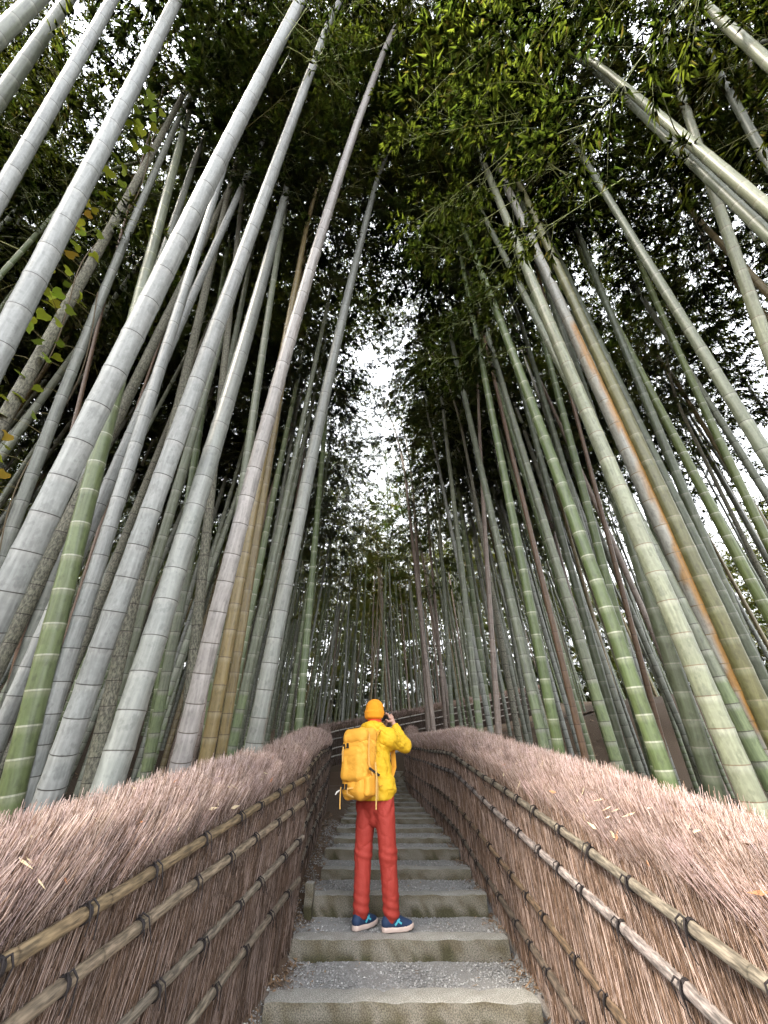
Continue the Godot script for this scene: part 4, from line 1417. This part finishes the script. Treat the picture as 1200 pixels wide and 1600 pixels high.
	# orange red neck warmer under the hat
	part("neck_warmer", cloth_mesh(nk - Vector3(0.12, 0.1, 0.12), nk + Vector3(0.12, 0.14, 0.12), 0.009, func(p): return maxf(field([prim(neck, head - up * 0.08, 0.072, 0.078)], 0.01, p), p.y - head.y + 0.055), lc(0.6, 0.06, 0.01), M.cloth), who)
	# beanie with a turned-up rim, face left free
	part("beanie", cloth_mesh(head - Vector3(0.15, 0.12, 0.15), head + Vector3(0.15, 0.19, 0.15), 0.008, func(p):
		var q: Vector3 = p - head - up * 0.03
		var top := maxf(0.0, q.y)
		var d := field([prim(head + up * 0.0, head + up * 0.045, 0.112, 0.102)], 0.01, p) + top * 0.02
		var rim := field([prim(head - up * 0.045, head + up * 0.005, 0.109, 0.116)], 0.01, p)
		d = minf(d, maxf(rim, absf(p.y - head.y + 0.018) - 0.034))
		d += sin(atan2(q.x, q.z) * 46.0) * 0.0013
		var slope: float = q.dot(fw)
		return maxf(d, -(p.y - head.y) - 0.062 + smoothstep(0.0, 0.07, slope) * 0.115), lc(0.64, 0.25, 0.010), M.knit), who)
	shoe(who, ank_l, Vector3(0.70, 0, -0.71).normalized())
	shoe(who, ank_r, Vector3(0.975, 0, -0.22).normalized())
	make_backpack(at, fw, rt, up)
	make_camera(at + cam_at, fw, rt, up)

func hand(g: Geo, wrist: Vector3, palm: Vector3, away: Vector3, across: Vector3, _along: Vector3, skin: Color) -> void:
	# the fingers leave the far end of the palm and close towards "across"
	var dir := (palm - wrist).normalized()
	var side := dir.cross(across).normalized()
	var ps := [prim(wrist - dir * 0.02, wrist + dir * 0.01, 0.026, 0.025), prim(wrist, palm + dir * 0.02, 0.026, 0.024), prim(palm + side * 0.022 + dir * 0.015, palm - side * 0.024 + dir * 0.015, 0.016, 0.016), prim(palm - dir * 0.02 + side * 0.012, palm - dir * 0.02 - side * 0.012, 0.02, 0.02)]
	var fields := [ps]
	var lens := [0.036, 0.041, 0.038, 0.030]
	for k in 4:
		var o := palm + side * (0.029 - k * 0.0185) + dir * 0.022
		var l: float = lens[k]
		var a := o + dir * l + across * 0.006
		var b := a + (dir * 0.35 + across * 0.9).normalized() * l * 0.75
		var c := b + (across - dir * 0.35).normalized() * l * 0.55
		fields.append([prim(o, a, 0.0098, 0.009), prim(a, b, 0.009, 0.0082), prim(b, c, 0.0082, 0.007)])
	var t0 := palm - dir * 0.022 + side * 0.026
	var t1 := t0 + (side * 0.7 + dir * 0.35 + across * 0.6).normalized() * 0.036
	fields.append([prim(t0 - side * 0.012, t1, 0.0135, 0.011), prim(t1, t1 + (dir * 0.65 + across * 0.75).normalized() * 0.032, 0.011, 0.009)])
	net(g, palm - Vector3(0.12, 0.12, 0.12), palm + Vector3(0.12, 0.12, 0.12), 0.0045, func(p):
		var d := 10.0
		for k in fields.size():
			var e := field(fields[k], 0.008, p)
			var h := maxf(0.005 - absf(d - e), 0.0) / 0.005
			d = minf(d, e) - h * h * 0.00125
		return d, func(_p): return skin)

func shoe(who: Node3D, ank: Vector3, dir: Vector3) -> void:
	var sd := Vector3(-dir.z, 0, dir.x)
	var heel := Vector3(ank.x, 0, ank.z) - dir * 0.045
	var toe := heel + dir * 0.225
	var navy := lc(0.012, 0.032, 0.085)
	var up := Vector3.UP
	var ps := [prim(heel + up * 0.055, heel + dir * 0.10 + up * 0.055, 0.040, 0.044), prim(heel + dir * 0.10 + up * 0.055, toe - dir * 0.02 + up * 0.036, 0.046, 0.032), prim(heel + up * 0.06, heel + dir * 0.03 + up * 0.105, 0.036, 0.040), prim(heel + dir * 0.07 + up * 0.08, heel + dir * 0.05 + up * 0.10, 0.04, 0.04)]
	var o := part("shoe", cloth_mesh(heel - Vector3(0.09, 0.0, 0.09) + dir * 0.09 - Vector3(0.11, 0.0, 0.11), heel + dir * 0.09 + Vector3(0.2, 0.17, 0.2), 0.009, func(p):
		var d := field(ps, 0.02, p)
		return maxf(maxf(d, 0.028 - p.y), p.y - 0.125), navy, M.cloth), who)
	var sp := [prim(heel, heel + dir * 0.10, 0.042, 0.040), prim(heel + dir * 0.10, toe - dir * 0.02, 0.046, 0.038)]
	part("sole", cloth_mesh(heel + dir * 0.09 - Vector3(0.2, 0.02, 0.2), heel + dir * 0.09 + Vector3(0.2, 0.06, 0.2), 0.008, func(p):
		var q := Vector3(p.x, 0, p.z)
		var rise := maxf(0.0, (p - toe).dot(dir) + 0.05) * 0.25
		return maxf(maxf(field(sp, 0.02, q), p.y - 0.036 - rise), 0.002 + rise - p.y), lc(0.55, 0.43, 0.38), M.plastic), o)
	var g := Geo.new()
	var cyan := lc(0.08, 0.42, 0.52)
	for s in [-1.0, 1.0]:
		var c: Vector3 = heel + dir * 0.085 + sd * s * 0.0475 + up * 0.066
		g.box(Transform3D(Basis(dir, up, dir.cross(up)) * Basis(Vector3.BACK, 0.75), c), Vector3(0.028, 0.006, 0.003), cyan)
		g.box(Transform3D(Basis(dir, up, dir.cross(up)) * Basis(Vector3.BACK, -0.5), c + dir * 0.018), Vector3(0.022, 0.006, 0.0032), cyan)
	part("side_mark", g.mesh(M.plastic), o)
	var l := Geo.new()
	for k in 4:
		l.box(Transform3D(Basis(sd, up, sd.cross(up)) * Basis(Vector3.RIGHT, 0.0), heel + dir * (0.085 + k * 0.018) + up * (0.098 - k * 0.0075)), Vector3(0.026, 0.003, 0.004), lc(0.02, 0.05, 0.11))
	part("laces", l.mesh(M.cloth), o)

func make_backpack(at: Vector3, fw: Vector3, rt: Vector3, up: Vector3) -> void:
	var base := at - fw * 0.265 - rt * 0.005
	var root := thing("backpack", "large golden yellow hiking backpack worn on the person's back", "backpack", base + up * 0.91)
	root.transform = Transform3D(Basis(rt, up, -fw), base + up * 0.91)    # x to his right, z away from his back
	var gold := lc(0.62, 0.30, 0.028)
	var wr := FastNoiseLite.new()
	wr.seed = 9; wr.frequency = 5.0; wr.fractal_octaves = 2
	var rbox := func(p: Vector3, c: Vector3, h: Vector3, r: float) -> float:
		var q := (p - c).abs() - h + Vector3(r, r, r)
		return Vector3(maxf(q.x, 0), maxf(q.y, 0), maxf(q.z, 0)).length() + minf(maxf(q.x, maxf(q.y, q.z)), 0.0) - r
	part("main_bag", cloth_mesh(Vector3(-0.21, -0.03, -0.17), Vector3(0.21, 0.56, 0.19), 0.0085, func(p):
		var taper := 1.0 + 0.10 * smoothstep(0.3, 0.0, p.y) * -1.0
		var d: float = rbox.call(Vector3(p.x / taper, p.y, p.z), Vector3(0, 0.255, 0), Vector3(0.155, 0.26, 0.125), 0.075)
		d += wr.get_noise_3d(p.x * 1.2, p.y, p.z * 1.2) * 0.012 + crease(wr, p * 1.2, 0.006)
		# gathered folds on the sides, a seam round the bottom compartment
		d += sin((p.y - p.z * 1.2 + absf(p.x) * 0.4) * 95.0) * 0.0035 * smoothstep(0.10, 0.14, absf(p.x)) * smoothstep(0.12, 0.2, p.y)
		d += 0.007 * exp(-pow((p.y - 0.135 - 0.03 * absf(p.x) / 0.15) / 0.008, 2.0))
		return d, gold, M.cloth), root)
	part("lid", cloth_mesh(Vector3(-0.21, 0.40, -0.18), Vector3(0.21, 0.65, 0.20), 0.011, func(p):
		var d: float = rbox.call(p, Vector3(0, 0.515 - 0.25 * p.z * 0.4, 0.005), Vector3(0.150, 0.075, 0.135), 0.07)
		d += wr.get_noise_3d(p.x * 1.4 + 3.0, p.y, p.z * 1.4) * 0.018
		return d, gold, M.cloth), root)
	part("front_pocket", cloth_mesh(Vector3(-0.17, 0.10, 0.05), Vector3(0.17, 0.46, 0.22), 0.011, func(p):
		var d: float = rbox.call(p, Vector3(0, 0.28, 0.10), Vector3(0.125, 0.145, 0.055), 0.05)
		d += wr.get_noise_3d(p.x * 1.4 + 8.0, p.y, p.z * 1.4) * 0.010 + crease(wr, p * 1.3 + Vector3(3, 0, 0), 0.005)
		d += 0.005 * exp(-pow((p.y - 0.33 - 0.25 * absf(p.x)) / 0.007, 2.0))
		return d, gold, M.cloth), root)
	part("side_pocket", cloth_mesh(Vector3(0.08, 0.02, -0.14), Vector3(0.22, 0.26, 0.14), 0.011, func(p):
		var d: float = rbox.call(p, Vector3(0.15, 0.125, 0.0), Vector3(0.035, 0.10, 0.09), 0.03)
		return maxf(d + wr.get_noise_3d(p.x, p.y, p.z) * 0.012, p.y - 0.20 + p.z * 0.35), gold, M.cloth), root)
	var black := lc(0.014, 0.013, 0.013)
	var pale := lc(0.62, 0.36, 0.10)
	# buckles
	for q in [[-0.075, 0.425, 0.158], [-0.025, 0.43, 0.163], [-0.07, 0.10, 0.148], [-0.03, 0.098, 0.15]]:
		var g := Geo.new()
		g.box(Transform3D(Basis(Vector3.RIGHT, 0.15), Vector3(q[0], q[1], q[2])), Vector3(0.010, 0.022, 0.006), black)
		g.box(Transform3D(Basis(Vector3.RIGHT, 0.15), Vector3(q[0], q[1] - 0.016, q[2] + 0.006)), Vector3(0.012, 0.006, 0.003), lc(0.03, 0.03, 0.03))
		part("buckle", g.mesh(M.plastic), root)
	var sl := Geo.new()
	sl.box(Transform3D(Basis(Vector3.RIGHT, 0.0) * Basis(Vector3.BACK, 0.0), Vector3(0.188, 0.215, 0.0)) * Transform3D(Basis(Vector3.RIGHT, -0.33), Vector3.ZERO), Vector3(0.006, 0.009, 0.085), black)
	part("pocket_opening", sl.mesh(M.cloth), root)
	var st := func(called: String, pts: Array, w: Vector3, c: Color) -> void:
		part(called, ribbon(pts, w, 0.0018, c).mesh(M.cloth), root)
	st.call("strap", [Vector3(-0.075, 0.42, 0.17), Vector3(-0.075, 0.36, 0.172), Vector3(-0.073, 0.30, 0.172)], Vector3(0.007, 0, 0), pale)
	st.call("strap", [Vector3(-0.12, 0.09, 0.128), Vector3(-0.07, 0.085, 0.142), Vector3(-0.02, 0.083, 0.144), Vector3(0.04, 0.09, 0.138)], Vector3(0, 0.006, 0), pale)
	st.call("strap", [Vector3(-0.105, 0.09, 0.14), Vector3(-0.105, 0.02, 0.142), Vector3(-0.107, -0.045, 0.138), Vector3(-0.104, -0.07, 0.136)], Vector3(0.006, 0, 0), pale)
	st.call("strap", [Vector3(-0.02, 0.09, 0.146), Vector3(-0.018, 0.045, 0.148), Vector3(0.02, 0.03, 0.142), Vector3(0.05, 0.02, 0.138)], Vector3(0.005, 0, 0), pale)
	st.call("side_strap", [Vector3(0.165, 0.53, 0.06), Vector3(0.172, 0.40, 0.075), Vector3(0.175, 0.28, 0.07), Vector3(0.192, 0.19, 0.03)], Vector3(0, 0, 0.006), pale)
	st.call("loose_strap", [Vector3(0.185, 0.29, -0.02), Vector3(0.2, 0.18, -0.02), Vector3(0.204, 0.06, -0.015), Vector3(0.206, -0.07, -0.01)], Vector3(0.003, 0, 0.0125), lc(0.66, 0.43, 0.14))
	st.call("loose_strap", [Vector3(0.18, 0.22, -0.05), Vector3(0.196, 0.10, -0.05), Vector3(0.20, 0.0, -0.045)], Vector3(0.003, 0, 0.008), pale)
	# shoulder straps over the jacket and the hip belt
	for s in [-1.0, 1.0]:
		st.call("shoulder_strap", [Vector3(s * 0.085, 0.44, -0.11), Vector3(s * 0.10, 0.57, -0.16), Vector3(s * 0.105, 0.615, -0.24), Vector3(s * 0.105, 0.58, -0.36), Vector3(s * 0.11, 0.44, -0.435), Vector3(s * 0.135, 0.26, -0.42), Vector3(s * 0.165, 0.14, -0.30), Vector3(s * 0.14, 0.10, -0.12)], Vector3(0.028, 0, 0), gold)
		st.call("hip_belt", [Vector3(s * 0.12, 0.08, -0.12), Vector3(s * 0.170, 0.07, -0.22), Vector3(s * 0.172, 0.065, -0.30), Vector3(s * 0.13, 0.06, -0.40), Vector3(0.0, 0.06, -0.436)], Vector3(0, 0.03, 0), gold)
	var hb := Geo.new()
	hb.box(Transform3D(Basis(), Vector3(0.185, 0.085, -0.24)), Vector3(0.014, 0.035, 0.028), black)
	part("belt_pouch", hb.mesh(M.cloth), root)
	var tp := Geo.new()
	tp.tube(PackedVector3Array([Vector3(-0.15, 0.07, 0.10), Vector3(-0.172, 0.055, 0.115), Vector3(-0.185, 0.035, 0.12)]), PackedFloat32Array([0.006, 0.008, 0.006]), 8, PackedColorArray([lc(0.7, 0.68, 0.64), lc(0.7, 0.68, 0.64), lc(0.7, 0.68, 0.64)]))
	part("toggle", tp.mesh(M.plastic), root)

func make_camera(at: Vector3, fw: Vector3, rt: Vector3, up: Vector3) -> void:
	var root := thing("camera_body", "black camera held up to the person's right eye", "camera", at)
	root.transform = Transform3D(Basis(rt, up, -fw), at)
	var black := lc(0.012, 0.012, 0.013)
	var rbox := func(p: Vector3, h: Vector3, r: float) -> float:
		var q := p.abs() - h + Vector3(r, r, r)
		return Vector3(maxf(q.x, 0), maxf(q.y, 0), maxf(q.z, 0)).length() + minf(maxf(q.x, maxf(q.y, q.z)), 0.0) - r
	part("housing", cloth_mesh(Vector3(-0.09, -0.07, -0.05), Vector3(0.09, 0.08, 0.06), 0.006, func(p):
		var d: float = rbox.call(p, Vector3(0.066, 0.045, 0.022), 0.012)
		d = minf(d, rbox.call(p - Vector3(0, 0.048, 0), Vector3(0.022, 0.016, 0.024), 0.008))
		return minf(d, rbox.call(p - Vector3(0.052, 0, -0.012), Vector3(0.014, 0.044, 0.026), 0.01)), black, M.plastic), root)
	var l := Geo.new()
	var pts := PackedVector3Array()
	var rr := PackedFloat32Array()
	var cc := PackedColorArray()
	for q in [[-0.02, 0.033], [-0.05, 0.034], [-0.052, 0.036], [-0.09, 0.036], [-0.092, 0.034], [-0.105, 0.036], [-0.106, 0.028]]:
		pts.append(Vector3(-0.01, -0.004, q[0])); rr.append(q[1]); cc.append(black)
	l.tube(pts, rr, 18, cc)
	part("lens", l.mesh(M.plastic), root)
	var e := Geo.new()
	e.box(Transform3D(Basis(), Vector3(0, 0.045, 0.03)), Vector3(0.015, 0.011, 0.008), lc(0.02, 0.02, 0.02))
	part("eyecup", e.mesh(M.plastic), root)
	var s := Geo.new()
	s.box(Transform3D(Basis(), Vector3(-0.008, -0.008, 0.0235)), Vector3(0.036, 0.026, 0.002), lc(0.02, 0.022, 0.026))
	part("screen", s.mesh(M.glass), root)
